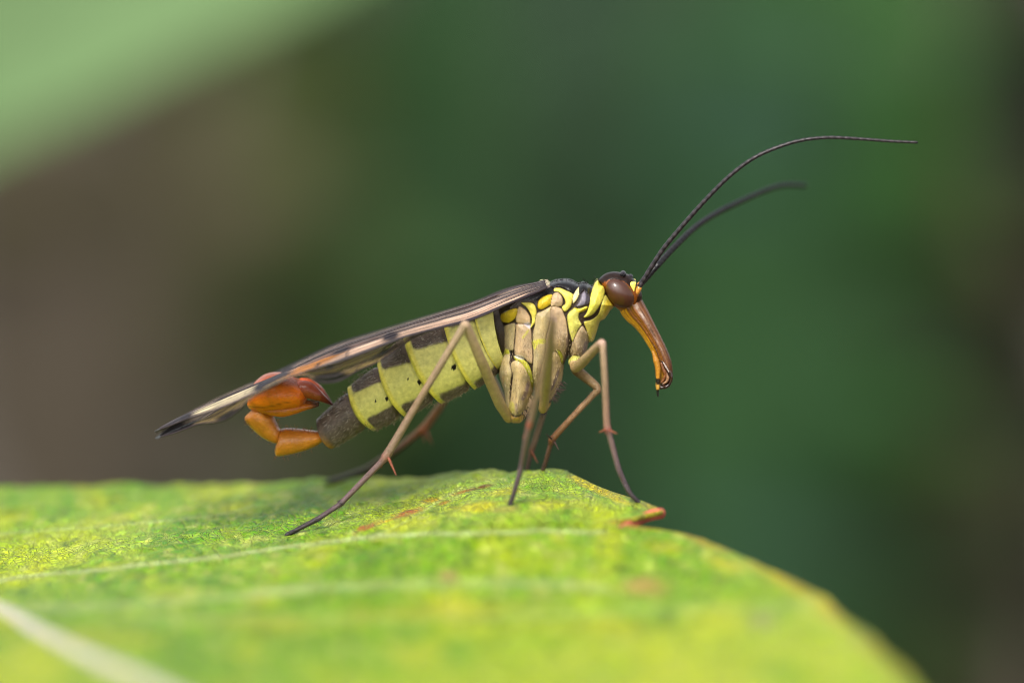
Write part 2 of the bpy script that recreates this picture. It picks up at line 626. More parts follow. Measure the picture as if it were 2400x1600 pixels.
def plate(mb, poly, c, yb=-.085, H=.03, back=.02, pw=4.5, n=72, k=11, side=-1, usel=True, paint=(), grow=1.3):
    """a bulging sclerite: closed outline in the side view, domed outwards; side -1 is the camera's side"""
    o = crom(poly, n, closed=True)
    cen = o.mean(0)
    nr = np.roll(o, -1, 0) - np.roll(o, 1, 0)
    nr = np.stack([nr[:, 1], -nr[:, 0]], -1) / (np.linalg.norm(nr, axis=1)[:, None] + 1e-9)
    if (nr * (o - cen)).sum() < 0:
        nr = -nr
    o = o + nr * grow
    t = np.concatenate([np.cos(np.linspace(0, np.pi / 2, k))])          # 1 .. 0
    t[-1] = 0.02
    q = cen + (o[None] - cen) * t[:, None, None]
    prof = np.sqrt(np.clip(1 - t ** pw, 0, 1))
    base = np.full(q.shape[:2], yb) + (lean(q[..., 1]) if usel else 0)
    front = W(q[..., 0], q[..., 1], base)
    cc = np.broadcast_to(np.asarray(c, float), front.shape).copy()
    cc *= (1 + .10 * noise2(q[..., 0] / 14, q[..., 1] / 22, int(cen[0]), 3))[..., None]
    for pp, pc, kk in paint:
        w = inpoly(q[..., 0], q[..., 1], crom(pp, 60, closed=True)).astype(float)[..., None] * kk
        cc = cc * (1 - w) + np.asarray(pc) * w
    rear = front.copy()
    front[..., 1] -= H * prof[:, None]
    rear[..., 1] += back * prof[:, None]
    V = np.concatenate([front[::-1], rear[1:]], 0)
    CC = np.concatenate([cc[::-1], cc[1:]], 0)
    if side > 0:
        V = V.copy()
        V[..., 1] *= -1
    mb.grid(V, CC, wrap=True, caps=True)


def loft(mb, st, cfun, n=64, m=60, yc=0.0, pw=1.0, smooth=True, rib=0.0):
    """stations (top_x, top_y, bottom_x, bottom_y, half_width); ellipse rings square to the side view"""
    st = np.array(st, float)
    s = crom(st, m) if smooth else np.vstack([st])
    th = np.linspace(0, 2 * np.pi, n, endpoint=False)
    ct, sn = np.cos(th), np.sin(th)
    ct = np.sign(ct) * np.abs(ct) ** pw
    sn = np.sign(sn) * np.abs(sn) ** pw
    ct, sn = ct * (1 + rib * np.cos(13 * th)), sn * (1 + rib * np.cos(13 * th))
    mid = (s[:, :2] + s[:, 2:4]) / 2
    half = (s[:, :2] - s[:, 2:4]) / 2
    q = mid[:, None] + half[:, None] * ct[None, :, None]
    V = W(q[..., 0], q[..., 1], yc)
    V[..., 1] -= s[:, 4][:, None] * sn[None]
    u = np.repeat(np.linspace(0, 1, len(s))[:, None], n, 1)
    t = np.repeat(((1 - ct) / 2)[None], len(s), 0)
    mb.grid(V, cfun(u, t, q), wrap=True, caps=True)
    return V


BLACK = S(20, 16, 16)
YEL = S(230, 212, 96)
YEL2 = S(196, 190, 66)
OCH = S(196, 166, 40)
BEI = S(188, 160, 124)
BEI2 = S(182, 162, 118)
PALE = S(206, 200, 150)

body = MB()
# ---- dark core of the thorax and neck
loft(body, [(1140, 716, 1150, 850, .05), (1180, 700, 1185, 860, .05), (1230, 684, 1240, 860, .05), (1280, 676, 1290, 830, .05), (1320, 675, 1330, 790, .04), (1352, 678, 1362, 770, .03), (1385, 682, 1392, 745, .03), (1420, 672, 1425, 720, .03)],
     lambda u, t, q: np.where(q[..., 1:2] < 700, BLACK, S(64, 50, 40)) * np.ones(u.shape + (1,)), m=50)

# ---- abdomen: telescoping rings, one continuous skin
SEG = [  # posterior top, posterior bottom, anterior top, anterior bottom, half width post, ant
    (1104, 722, 1164, 866, 1152, 712, 1184, 850, .105, .09),     # 1
    (1032, 746, 1108, 914, 1106, 728, 1168, 872, .122, .108),    # 2
    (940, 784, 1030, 947, 1034, 752, 1102, 908, .126, .118),     # 3
    (880, 852, 948, 980, 940, 793, 1018, 936, .112, .118),       # 4
    (810, 912, 872, 1011, 881, 860, 940, 972, .088, .102),       # 5
    (738, 986, 774, 1054, 812, 921, 858, 1002, .062, .08)]       # 6
LIMS = [  # tergite limit (posterior, anterior), sternite limit (posterior, anterior)
    (.14, .10, 1.1, 1.1), (.15, .14, .86, .84), (.22, .26, .80, .85), (.12, .33, .68, .80), (.13, .25, .62, .69), (2, 2, -1, -1)]
ABY, LIP, TERG = S(202, 194, 112, .9), S(214, 198, 78, .88), S(98, 84, 76)
rows, crow = [], []
NTH = 128
th = np.linspace(0, 2 * np.pi, NTH, endpoint=False)
ct, sn = np.cos(th), np.sin(th)
tt = (1 - ct) / 2
for i, (ptx, pty, pbx, pby, atx, aty, abx, aby, wp, wa) in enumerate(SEG):
    lim = LIMS[i]
    NS = 34
    for j in range(NS):
        s = j / (NS - 1)                       # 0 front, 1 rear
        e = s
        top = np.array([atx + (ptx - atx) * e, aty + (pty - aty) * e])
        bot = np.array([abx + (pbx - abx) * e, aby + (pby - aby) * e])
        w = wa + (wp - wa) * e
        belly = 1 + .035 * math.sin(math.pi * s) - (.06 * (1 - s / .08) if s < .08 and i > 0 else 0)
        if s > .93:                            # rolled rear lip
            belly *= 1 + .012 * math.sin((s - .93) / .07 * math.pi) - (.05 if j == NS - 1 else 0)
        mid, half = (top + bot) / 2, (top - bot) / 2 * belly
        axis = np.array([ptx + pbx - atx - abx, pty + pby - aty - aby], float)
        axis /= np.linalg.norm(axis)
        q = mid[None] + half[None] * ct[:, None] + axis[None] * (7 * (sn[:, None] ** 2 - .5))
        V = W(q[:, 0], q[:, 1], 0.0)
        V[:, 1] -= w * belly * sn * 1.0
        c = np.broadcast_to(ABY, (NTH, 3)).copy()
        nzv = noise2(q[:, 0] / 9, q[:, 1] / 9, 31 + i, 3)
        c *= (1 + .10 * nzv)[:, None]
        wob = .02 * nzv
        tl = lim[1] + (lim[0] - lim[1]) * s
        sl = lim[3] + (lim[2] - lim[3]) * s
        corner = .05 * np.clip((s - .75) / .15, 0, 1)
        dark = np.clip((tl - corner - tt + wob * .7) / .035, 0, 1) + np.clip((tt - sl - corner + wob * .7) / .045, 0, 1)
        if i < 5:
            dark *= np.clip((.87 - s + .02 * nzv) / .05, 0, 1)
            lipw = np.clip((s - .84) / .06, 0, 1)
            c = c * (1 - .8 * lipw) + LIP * .8 * lipw
            # each ring slightly darker at its front edge, next to the one before
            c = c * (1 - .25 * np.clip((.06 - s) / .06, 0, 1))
        else:
            dark = np.clip(1.05 - np.clip((s - .82) / .18, 0, 1) * np.clip((tt - .2) * 1.6, 0, 1) * 1.2, 0, 1) * np.ones(NTH)
            c = np.broadcast_to(S(170, 120, 50), (NTH, 3)).copy()
        dk = np.clip(dark, 0, 1)[:, None]
        tc_ = TERG * (1 + .55 * noise2(q[:, 0] / 4.5, q[:, 1] / 4.5, 61, 2) + .3 * noise2(q[:, 0] / 30, q[:, 1] / 30, 62, 2))[:, None]
        c = c * (1 - dk) + tc_ * dk
        for sx, sy, sr in ((984, 884, 5), (1064, 849, 5.5), (908, 925, 3.6), (957, 876, 2.2), (882, 930, 2)):
            c[np.hypot((q[:, 0] - sx) / 1.0, (q[:, 1] - sy) / 1.3) < sr] = BLACK
        rows.append(V)
        crow.append(c)
body.grid(np.array(rows), np.array(crow), wrap=True, caps=True)
# ---- the two amber tail rings
AMB, AMB2 = S(224, 140, 44, .74), S(196, 104, 30, .7)


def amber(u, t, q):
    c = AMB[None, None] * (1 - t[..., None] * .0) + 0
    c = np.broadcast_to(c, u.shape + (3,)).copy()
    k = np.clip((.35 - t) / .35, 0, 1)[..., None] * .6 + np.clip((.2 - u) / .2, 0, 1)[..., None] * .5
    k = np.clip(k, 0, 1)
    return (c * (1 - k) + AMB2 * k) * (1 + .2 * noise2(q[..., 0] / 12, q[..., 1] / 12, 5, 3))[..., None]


tail = MB()
def z3s(lst):
    out = []
    for (a0, a1, b0, b1, w) in lst:
        (x0, y0), (x1, y1) = z3([(a0, a1), (b0, b1)])
        out.append((x0, y0, x1, y1, w))
    return out


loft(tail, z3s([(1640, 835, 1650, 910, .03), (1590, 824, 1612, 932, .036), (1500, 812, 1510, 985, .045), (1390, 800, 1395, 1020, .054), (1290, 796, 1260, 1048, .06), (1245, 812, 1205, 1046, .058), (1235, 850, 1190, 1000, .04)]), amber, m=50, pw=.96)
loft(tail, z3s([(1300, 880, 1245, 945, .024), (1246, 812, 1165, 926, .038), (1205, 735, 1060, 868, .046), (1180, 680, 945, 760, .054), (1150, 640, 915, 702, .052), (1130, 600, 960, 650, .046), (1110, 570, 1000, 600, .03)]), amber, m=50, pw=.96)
tail.build('tail_ring', M_AMBER, fly)
# ---- swollen orange end bulb
bulb = MB()


def bulbc(u, t, q):
    c = np.broadcast_to(S(240, 122, 20, .95), u.shape + (3,)).copy()
    k = np.clip((t - .68) / .1, 0, 1)[..., None] * .75
    c = c * (1 - k) + S(226, 124, 20, .75) * k
    seam = np.exp(-((t - .70 - .08 * np.sin(u * 6)) / .018) ** 2)[..., None] * .6
    c = c * (1 - seam) + S(120, 40, 12) * seam
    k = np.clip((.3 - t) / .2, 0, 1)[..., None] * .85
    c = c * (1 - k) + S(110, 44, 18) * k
    k = np.clip((u - .78) / .12, 0, 1)[..., None] * .6
    c = c * (1 - k) + S(200, 84, 34, .7) * k
    return c * (1 + .2 * noise2(q[..., 0] / 16, q[..., 1] / 12, 6, 3))[..., None]


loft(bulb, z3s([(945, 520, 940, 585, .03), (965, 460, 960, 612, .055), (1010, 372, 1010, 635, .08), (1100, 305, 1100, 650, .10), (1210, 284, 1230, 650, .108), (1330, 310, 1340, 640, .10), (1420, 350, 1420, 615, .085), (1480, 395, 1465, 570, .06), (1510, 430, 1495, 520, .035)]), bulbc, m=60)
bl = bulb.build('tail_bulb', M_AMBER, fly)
for s in (-1, 1):
    m_ = MB()
    q = crom(z3([(1440, 430), (1500, 430), (1580, 470), (1650, 520), (1720, 576)]), 30)
    m_.tube(W(q[:, 0], q[:, 1], 0) + np.stack([0 * q[:, 0], s * np.interp(np.linspace(0, 1, 30), [0, .5, 1], [.035, .05, .012]), 0 * q[:, 0]], -1),
            np.interp(np.linspace(0, 1, 30), [0, .25, .6, 1], [.034, .03, .016, .003]), np.array([S(186, 80, 36) * (1 - u) + S(74, 30, 24) * u for u in np.linspace(0, 1, 30)]), n=12)
    m_.build('clasper', M_AMBER, bl)
    m_ = MB()
    q = crom(z3([(1060, 600), (1200, 618), (1350, 606), (1470, 585), (1590, 574)]), 30)
    m_.tube(W(q[:, 0], q[:, 1], 0) + np.stack([0 * q[:, 0], s * np.interp(np.linspace(0, 1, 30), [0, .5, 1], [.05, .06, .03]), 0 * q[:, 0]], -1),
            np.interp(np.linspace(0, 1, 30), [0, .4, .75, .9, 1], [.012, .022, .013, .009, .005]), np.array([S(210, 116, 22) * (1 - u) + S(60, 22, 14) * u for u in np.interp(np.linspace(0, 1, 30), [0, .75, .95, 1], [0, .1, .9, 1])]), n=12)
    m_.build('hypovalve', M_AMBER, bl)

# ---- thorax: one skin per side, swelling from its outline, with plates standing proud of fine seams
def sdf(qx, qy, poly):
    """distance inside (+) / outside (-) a closed outline"""
    poly = np.asarray(poly)
    d = np.full(qx.shape, 1e9)
    for (x0, y0), (x1, y1) in zip(poly, np.roll(poly, -1, 0)):
        dx, dy = x1 - x0, y1 - y0
        t = np.clip(((qx - x0) * dx + (qy - y0) * dy) / (dx * dx + dy * dy + 1e-9), 0, 1)
        d = np.minimum(d, np.hypot(qx - x0 - t * dx, qy - y0 - t * dy))
    return np.where(inpoly(qx, qy, poly), d, -d)


OUTLINE = (zA([(150, 320), (185, 240), (290, 228), (385, 255), (500, 222), (700, 208), (820, 235), (905, 280), (1000, 258), (1080, 290), (1160, 320), (1205, 245), (1265, 200), (1315, 280), (1380, 310), (1440, 430), (1500, 560), (1565, 680), (1500, 760), (1400, 910), (1310, 970), (1270, 1080), (1220, 1240), (1180, 1330), (1105, 1350)])
           + z1([(1094, 810), (1072, 882), (1020, 935), (940, 945), (914, 905), (900, 930), (886, 960)]) + zC([(1425, 130), (1408, 300), (1375, 450), (1303, 600), (1225, 735), (1192, 800), (1165, 885), (1090, 930), (1000, 915), (970, 820), (935, 720), (895, 600), (868, 500), (860, 610), (812, 760), (778, 900), (722, 1060), (650, 1165), (560, 1190), (440, 1165), (390, 1050), (352, 870), (332, 650), (262, 430), (221, 300), (219, 170)])
           + zB([(222, 1250), (240, 1110), (292, 980), (296, 850), (292, 700), (280, 560), (240, 450), (215, 330), (200, 150)]) + [(1168, 706), (1195, 688), (1228, 676)])
LILAC = S(124, 102, 110)
PLATES = [  # outline, colour, edge height, bulge
    (zB([(310, 520), (400, 470), (525, 450), (532, 600), (512, 800), (500, 940), (430, 960), (400, 940), (330, 915), (306, 800), (303, 650)]), BEI2, 1, 1),
    (zB([(545, 470), (690, 465), (800, 530), (832, 620), (836, 800), (852, 1000), (842, 1190), (760, 1160), (680, 1085), (545, 1050), (512, 960), (522, 800), (540, 600)]), BEI, 1, 1.2),
    (zB([(590, 150), (680, 170), (765, 260), (808, 350), (800, 450), (700, 465), (560, 445), (540, 330)]), BEI, 1, 1),
    (zB([(250, 330), (300, 260), (420, 200), (570, 180), (550, 320), (500, 390), (420, 442), (350, 442), (275, 415)]), OCH, 1, 1),
    (zB([(640, 70), (850, 78), (922, 200), (912, 340), (890, 450), (800, 548), (832, 420), (826, 330), (780, 225), (720, 150)]), YEL, 1, .8),
    (zA([(165, 600), (250, 510), (430, 470), (405, 640), (320, 710), (230, 750), (160, 720)]), OCH * 1.05, 1, 1),
    (zA([(435, 470), (520, 425), (600, 500), (625, 600), (585, 690), (410, 700), (400, 620)]), BEI, 1, 1),
    (zA([(470, 355), (570, 348), (700, 405), (808, 462), (792, 600), (762, 700), (660, 790), (600, 702), (662, 640), (652, 560), (600, 480), (540, 425), (455, 410)]), YEL, 1, .8),
    (zA([(912, 330), (922, 450), (885, 560), (812, 640), (798, 560), (822, 450)]), S(226, 210, 150), 1, .6),
    (zB([(1195, 145), (1100, 185), (1000, 235), (915, 290), (885, 500), (850, 640), (850, 800), (862, 1000), (852, 1250), (848, 1450)]) + zC([(860, 420), (892, 590), (925, 560), (965, 350), (1005, 180)]) + zB([(1055, 1100), (1090, 900), (1092, 720), (1132, 550), (1176, 350)]), BEI2, 1, 1.2),
    (zB([(1200, 145), (1370, 172), (1430, 280), (1470, 400), (1492, 560), (1504, 700), (1492, 860), (1452, 1050), (1412, 1150), (1385, 1060), (1330, 970), (1265, 965), (1180, 1010), (1062, 1100), (1094, 900), (1097, 720), (1137, 550), (1180, 350)]), BEI, 1, 1.5),
    (zB([(1060, 1100), (1180, 1010), (1275, 968), (1345, 1060), (1392, 1180)]) + zC([(1425, 130), (1408, 300), (1375, 450), (1303, 600), (1225, 735), (1135, 800), (1000, 805), (935, 720), (893, 590), (930, 550), (965, 350), (1005, 180)]), S(190, 164, 116), 1, 1.5),
    (zB([(1275, 940), (1350, 955), (1410, 1050), (1428, 1130), (1390, 1210), (1355, 1090), (1315, 1005)]), YEL2, 1, .5),
    (zC([(975, 822), (1120, 812), (1192, 795), (1168, 885), (1090, 932), (1000, 918)]), S(200, 160, 76), 1, .8),
    (zB([(330, 1010), (425, 1010), (440, 1100), (432, 1200), (470, 1350), (464, 1480)]) + zC([(458, 350), (432, 600), (425, 850), (398, 960), (352, 870), (332, 650), (262, 430), (221, 300), (219, 170)]) + zB([(222, 1250), (248, 1130), (285, 1050)]), BEI2, 1, 1.4),
    (zC([(470, 60), (560, 25), (645, 50), (705, 110), (765, 230), (800, 350), (840, 490), (856, 610), (808, 760), (772, 900), (705, 1000), (640, 1050), (560, 1058), (480, 1040), (420, 950), (430, 800), (462, 550), (482, 300), (445, 150)]), S(192, 168, 122), 1, 1.6),
    (zB([(222, 1240), (245, 1070), (305, 915), (400, 930), (440, 1005), (345, 1025), (290, 1100), (255, 1240)]), YEL2, 1, .5),
    (zB([(500, 1050), (620, 1085), (745, 1165), (815, 1290), (855, 1450)]) + zC([(872, 470), (862, 610), (826, 500), (790, 360), (735, 225), (670, 120), (600, 55), (540, 40)]), YEL2 * .95, 1, .5),
    (zC([(390, 1050), (425, 985), (500, 1050), (570, 1062), (680, 1015), (722, 1060), (650, 1165), (560, 1190), (440, 1165)]), S(206, 164, 98), 1, 1),
    (zA([(698, 860), (790, 745), (850, 715), (925, 732), (1055, 685), (1062, 735), (935, 800), (912, 900), (945, 975), (970, 1030), (900, 1120), (860, 1250), (800, 1338), (762, 1240), (725, 1100)]), S(206, 198, 98), 1, 1),
    (zA([(880, 700), (790, 735), (900, 640), (925, 500), (1020, 400), (1090, 440), (1130, 560), (1080, 660), (960, 690)]), S(60, 54, 60), 1, .8),
    (zA([(1270, 200), (1312, 285), (1375, 315), (1395, 430), (1347, 580), (1272, 720), (1182, 830), (1090, 882), (1005, 892), (1058, 800), (1108, 650), (1128, 500), (1168, 350), (1208, 250)]), S(236, 222, 92), 1.4, 1.2),
    (zA([(1392, 480), (1470, 545), (1568, 680), (1500, 760), (1400, 910), (1310, 970), (1270, 1080), (1220, 1240), (1180, 1335), (1105, 1355), (1085, 1250), (1055, 1130), (1010, 1015), (1015, 965), (1150, 928), (1268, 828), (1328, 650)]), S(204, 188, 84), 1, .8),
    (z1([(1038, 640), (1086, 720), (1094, 800), (1072, 880), (1020, 935), (940, 945), (916, 905), (938, 820), (982, 715)]), S(188, 162, 124), 1, 1.2),
    (zA([(395, 300), (500, 222), (700, 205), (820, 232), (907, 285), (900, 340), (850, 410), (810, 458), (700, 398), (600, 340), (520, 330), (450, 365)]), S(22, 19, 21), 1.2, 1.2),
    (zA([(930, 290), (1000, 256), (1080, 290), (1110, 340), (1080, 470), (1000, 400), (925, 500), (915, 430)]), S(22, 20, 21), 1.2, 1),
    (zA([(148, 310), (190, 238), (290, 226), (385, 258), (300, 330), (170, 350)]), S(214, 208, 146), 1.2, 1),
]
PAINT = [(zB([(690, 455), (800, 440), (800, 540), (760, 530)]), S(220, 210, 214), .8), (zB([(660, 700), (760, 570), (775, 600), (685, 725)]), YEL2, .7), (zB([(520, 1070), (560, 1030), (680, 1060), (690, 1110), (620, 1110)]), S(220, 212, 200), .8),
         (zB([(862, 770), (1075, 740), (1078, 820), (950, 840), (900, 930), (866, 900)]), YEL2 * 1.1, .85), (zB([(1195, 320), (1280, 330), (1300, 420), (1240, 430), (1200, 400)]), S(190, 162, 156), .6),
         (zB([(1470, 700), (1510, 820), (1460, 1130), (1400, 1120), (1450, 950)]), S(128, 104, 100), .7), (zA([(830, 715), (930, 735), (1060, 690), (1060, 740), (930, 795), (860, 760)]), S(224, 200, 50), .8),
         (zA([(950, 560), (980, 450), (1030, 430), (1040, 560), (1000, 660), (880, 690)]), S(150, 142, 154), .7), (zA([(1440, 560), (1560, 690), (1460, 830), (1400, 900), (1380, 760)]), S(200, 168, 30), .7),
         (zC([(290, 330), (330, 330), (320, 430), (300, 480)]), S(170, 120, 70), .5), (zC([(770, 400), (790, 470), (760, 640), (690, 760), (640, 740), (700, 600), (730, 470)]), LILAC, .75),
         (zC([(530, 850), (570, 840), (590, 1000), (640, 1030), (560, 1060)]), LILAC * .8, .6), (zC([(430, 800), (500, 820), (510, 960), (470, 1010), (420, 940)]), YEL2, .6),
         (zC([(1325, 190), (1340, 260), (1290, 400), (1220, 560), (1170, 580), (1240, 400), (1290, 260)]), LILAC * .8, .8), (zC([(1060, 100), (1150, 80), (1170, 400), (1110, 700), (1050, 740), (1080, 400)]), S(190, 162, 88), .6),
         (zC([(940, 100), (1010, 60), (1020, 300), (960, 560), (920, 500)]), S(160, 132, 104), .45), (z1([(1070, 780), (1090, 800), (1060, 890), (1035, 890), (1050, 820)]), LILAC * .8, .7),
         (zC([(345, 870), (380, 860), (390, 1010), (400, 1100), (365, 1080)]), BLACK, .8), (zC([(425, 960), (470, 1010), (560, 1050), (640, 1020), (600, 1065), (500, 1075), (440, 1020)]), BLACK, .9), (zC([(985, 800), (1130, 790), (1190, 740), (1200, 800), (1130, 825), (1000, 825)]), BLACK, .85),
         (zB([(420, 960), (470, 950), (505, 1000), (500, 1060), (450, 1060)]), BLACK, .95)]
STEP = 1.25
gx_ = np.arange(1140, 1446, STEP)
gy_ = np.arange(640, 1000, STEP)
QX, QY = np.meshgrid(gx_, gy_, indexing='ij')
oc = crom(OUTLINE, 420, closed=True)
DO = sdf(QX, QY, oc)
depth = .102 * np.sqrt(np.clip(1 - (1 - np.clip(DO / 52, 0, 1)) ** 2, 0, 1))
relief = np.full(QX.shape, -.002)
TC = np.where((QY < 705)[..., None], BLACK, S(58, 44, 34)) * np.ones(QX.shape + (1,))
for k_, (poly, c, eh, bu) in enumerate(PLATES):
    o_ = crom(poly, 90, closed=True)
    lo_, hi_ = o_.min(0) - 3, o_.max(0) + 3
    ii = np.where((gx_ >= lo_[0]) & (gx_ <= hi_[0]))[0]
    jj = np.where((gy_ >= lo_[1]) & (gy_ <= hi_[1]))[0]
    if not len(ii) or not len(jj):
        continue
    sl_ = np.s_[ii[0]:ii[-1] + 1, jj[0]:jj[-1] + 1]
    d_ = sdf(QX[sl_], QY[sl_], o_)
    ins = d_ > 0
    e_ = np.sqrt(np.clip(1 - (1 - np.clip(d_ / 3.2, 0, 1)) ** 2, 0, 1))
    b_ = 1 - (1 - np.clip(d_ / 22, 0, 1)) ** 2
    rr_ = eh * .0042 * e_ + bu * .0085 * b_
    relief[sl_] = np.where(ins, rr_, relief[sl_])
    nz_ = noise2(QX[sl_] / 10, QY[sl_] / 26, 70 + k_, 4)
    cc_ = np.asarray(c)[None, None] * (1 + .24 * nz_)[..., None] * np.stack([1 + .06 * np.clip(nz_, -1, 1), 1 + 0 * nz_, 1 - .10 * np.clip(nz_, -1, 1)], -1)
    seam = np.clip(1.1 - d_ / 1.6, 0, 1)[..., None] * (.68 if bu > .55 else .35)
    cc_ = cc_ * (1 - seam) + S(58, 40, 30) * seam
    TC[sl_] = np.where(ins[..., None], cc_, TC[sl_])
for poly, c, kk in PAINT:
    d_ = sdf(QX, QY, crom(poly, 50, closed=True))
    w_ = np.clip(.5 + d_ / 3.5, 0, 1)[..., None] * kk
    TC = TC * (1 - w_) + np.asarray(c) * w_
# fine lengthwise wrinkles of the soft coxae
relief += .0012 * noise2(QX / 5, QY / 30, 99, 3) + .0008 * noise2(QX / 3, QY / 3, 98, 2)
TH_Y = -(depth + relief * np.clip(DO / 6, 0, 1))
TP = W(QX, QY, TH_Y)
ok = DO > -.6
TP[..., 1] = np.where(DO <= 0, 0.0, TP[..., 1])
idm = -np.ones(QX.shape, int)
idm[ok] = np.arange(ok.sum())
q4 = np.stack([idm[:-1, :-1], idm[1:, :-1], idm[1:, 1:], idm[:-1, 1:]], -1).reshape(-1, 4)
q4 = q4[(q4 >= 0).all(1)]
body.add(TP[ok], TC[ok], q4.tolist())
FP = TP[ok].copy()
FP[:, 1] *= -1
body.add(FP, TC[ok], q4[:, ::-1].tolist())
# ---- head capsule
HB, HBR = S(16, 13, 13), S(124, 66, 14)
plate(body, zD([(150, 400), (230, 290), (350, 220), (500, 190), (650, 205), (800, 240), (900, 270), (980, 350), (1060, 450), (1180, 700), (1180, 850), (1100, 1020), (900, 1110), (700, 1130), (560, 1030), (400, 950), (300, 800), (255, 600)]), HBR, 0, .06, back=.06, pw=2.3, n=110, k=22, usel=False,
      paint=[(zD([(60, 480), (120, 250), (350, 150), (800, 150), (1150, 400), (1010, 520), (880, 480), (760, 380), (560, 330), (380, 340), (230, 430), (190, 540)]), HB, .95),
             (zD([(1040, 880), (1180, 600), (1230, 800), (1150, 860)]), HB, .85),
             (zD([(560, 1040), (640, 1040), (900, 1030), (1000, 930), (1080, 1000), (900, 1140), (660, 1140)]), S(176, 120, 40), .8)])
body_o = body.build('body', M_BODY, fly)

for sd in (-1, 1):
    # compound eye
    m_ = MB()
    (ex, ey), = zD([(660, 705)])
    u = np.linspace(0, np.pi, 34)[:, None]
    v = np.linspace(0, 2 * np.pi, 48, endpoint=False)[None]
    d = np.array([.695, .719])
    aa = 39 * np.cos(u) + 0 * v
    b2 = 27.5 * np.sin(u) * np.cos(v)
    yy = -.036 * np.sin(u) * np.sin(v)
    qx = ex + aa * d[0] - b2 * d[1]
    qy = ey + aa * d[1] + b2 * d[0]
    V = W(qx, qy, -.042)
    V[..., 1] += yy
    if sd > 0:
        V[..., 1] *= -1
    m_.grid(V, S(72, 35, 13) * (1 + .1 * noise2(qx / 9, qy / 9, 3, 2))[..., None], wrap=True, caps=True)
    m_.build('compound_eye', M_EYE, fly)
    # yellow patch and socket of the feeler, seen beside the eye
    m_ = MB()
    plate(m_, zD([(890, 490), (950, 430), (1040, 440), (1030, 540), (1010, 640), (990, 700), (930, 620)]), YEL * 1.1, -.036, .012, side=sd, usel=False)
    m_.build('face_patch', M_BODY, fly)
    m_ = MB()
    q = crom(zD([(1040, 740), (1070, 690), (1110, 610), (1150, 540)]), 14)
    P_ = W(q[:, 0], q[:, 1], -.034)
    if sd > 0:
        P_[:, 1] *= -1
    m_.tube(P_, np.interp(np.linspace(0, 1, 14), [0, .4, .8, 1], [4, 6.5, 7, 5.5]) * K, S(206, 142, 60), n=12)
    m_.build('feeler_socket', M_AMBER, fly)
for dx, dy, yy, r in ((735, 235, -.022, 8), (735, 225, .022, 8), (915, 300, 0, 7)):
    m_ = MB()
    (ox, oy), = zD([(dx, dy)])
    c = W(ox, oy, yy)
    m_.tube(np.array([c - [0, .004, 0], c + [0, .004, 0]]), r * K * .9, S(30, 26, 30), n=16)
    m_.build('ocellus', M_EYE, fly)

# ---- beak
ros = MB()
ST = []
for a0, a1, b0, b1, w in [(1560, 330, 1400, 430, .042), (1580, 390, 1385, 505, .044), (1610, 450, 1440, 585, .04), (1660, 545, 1510, 645, .035), (1712, 650, 1575, 720, .031), (1765, 755, 1628, 800, .028), (1815, 860, 1668, 870, .026), (1852, 960, 1696, 945, .024), (1866, 1060, 1745, 1050, .022), (1864, 1140, 1748, 1150, .02), (1840, 1200, 1765, 1205, .012)]:
    (x0, y0), (x1, y1) = z1([(a0, a1), (b0, b1)])
    ST.append((x0, y0, x1, y1, w))


def rosc(u, t, q):
    c = np.broadcast_to(S(136, 80, 22), u.shape + (3,)).copy()

    def bl_(w, cc):
        nonlocal c
        w = np.clip(w, 0, 1)[..., None]
        c = c * (1 - w) + np.asarray(cc) * w
    bl_((.16 - t) / .06, S(112, 62, 14))
    bl_(np.exp(-((t - .3) / .075) ** 2) * np.clip(1.2 - u * 1.3, 0, 1) * (.7 + .9 * noise2(q[..., 0] / 4, q[..., 1] / 4, 3, 2)), S(206, 184, 170))  # whitish sheen along the beak, painted into its colour
    bl_((t - .70) / .05, S(214, 156, 36))
    bl_(np.exp(-((t - .82) / .035) ** 2) * .85, S(110, 56, 10))
    bl_(np.exp(-((t - .66) / .03) ** 2) * .8, S(60, 30, 12))
    bl_((u - .55) * 2.0 * np.clip((.72 - t) / .1, 0, 1), S(62, 28, 16))
    bl_((u - .8) * 6, S(62, 32, 16))
    bl_(np.clip(noise2(t * 34, u * 5, 77, 2), 0, 1) * 1.6 * (t < .7), S(56, 30, 12))
    return c * (1 + .15 * noise2(q[..., 0] / 5, q[..., 1] / 9, 13, 2))[..., None]


loft(ros, ST, rosc, m=90, n=104, rib=.035)
beak = ros.build('beak', M_AMBER, fly)
for sd in (-1, 1):
    m_ = MB()
    q = crom(zE([(790, 560), (850, 740), (890, 900), (890, 1080), (893, 1180), (890, 1270), (885, 1340), (890, 1460)]), 60)
    uu = np.linspace(0, 1, 60)
    rr = np.interp(uu, [0, .2, .4, .6, .62, .68, .74, .8, .86, .87, 1], [3, 7.5, 7, 5, 4.5, 4.8, 4.4, 4.8, 4.5, 3, 2.4]) * K * .93
    cc = np.array([S(190, 130, 40) if u < .6 else S(34, 20, 14) if u < .74 else S(200, 150, 60) if u < .855 else S(18, 14, 14) for u in uu])
    m_.tube(W(q[:, 0], q[:, 1], -.024) * np.array([1, -sd, 1]) if sd > 0 else W(q[:, 0], q[:, 1], -.024), rr, cc, n=10)
    m_.build('palp', M_AMBER, beak)
    m_ = MB()
    q = crom(zE([(980, 760), (1060, 900), (1130, 1020), (1140, 1180), (1060, 1270), (950, 1290)]), 30)
    P_ = W(q[:, 0], q[:, 1], -.02)
    if sd > 0:
        P_[:, 1] *= -1
    m_.tube(P_, np.array([3.4] * 24 + [4.2] * 6) * K, S(48, 26, 18), n=8)
    m_.build('mandible', M_AMBER, beak)

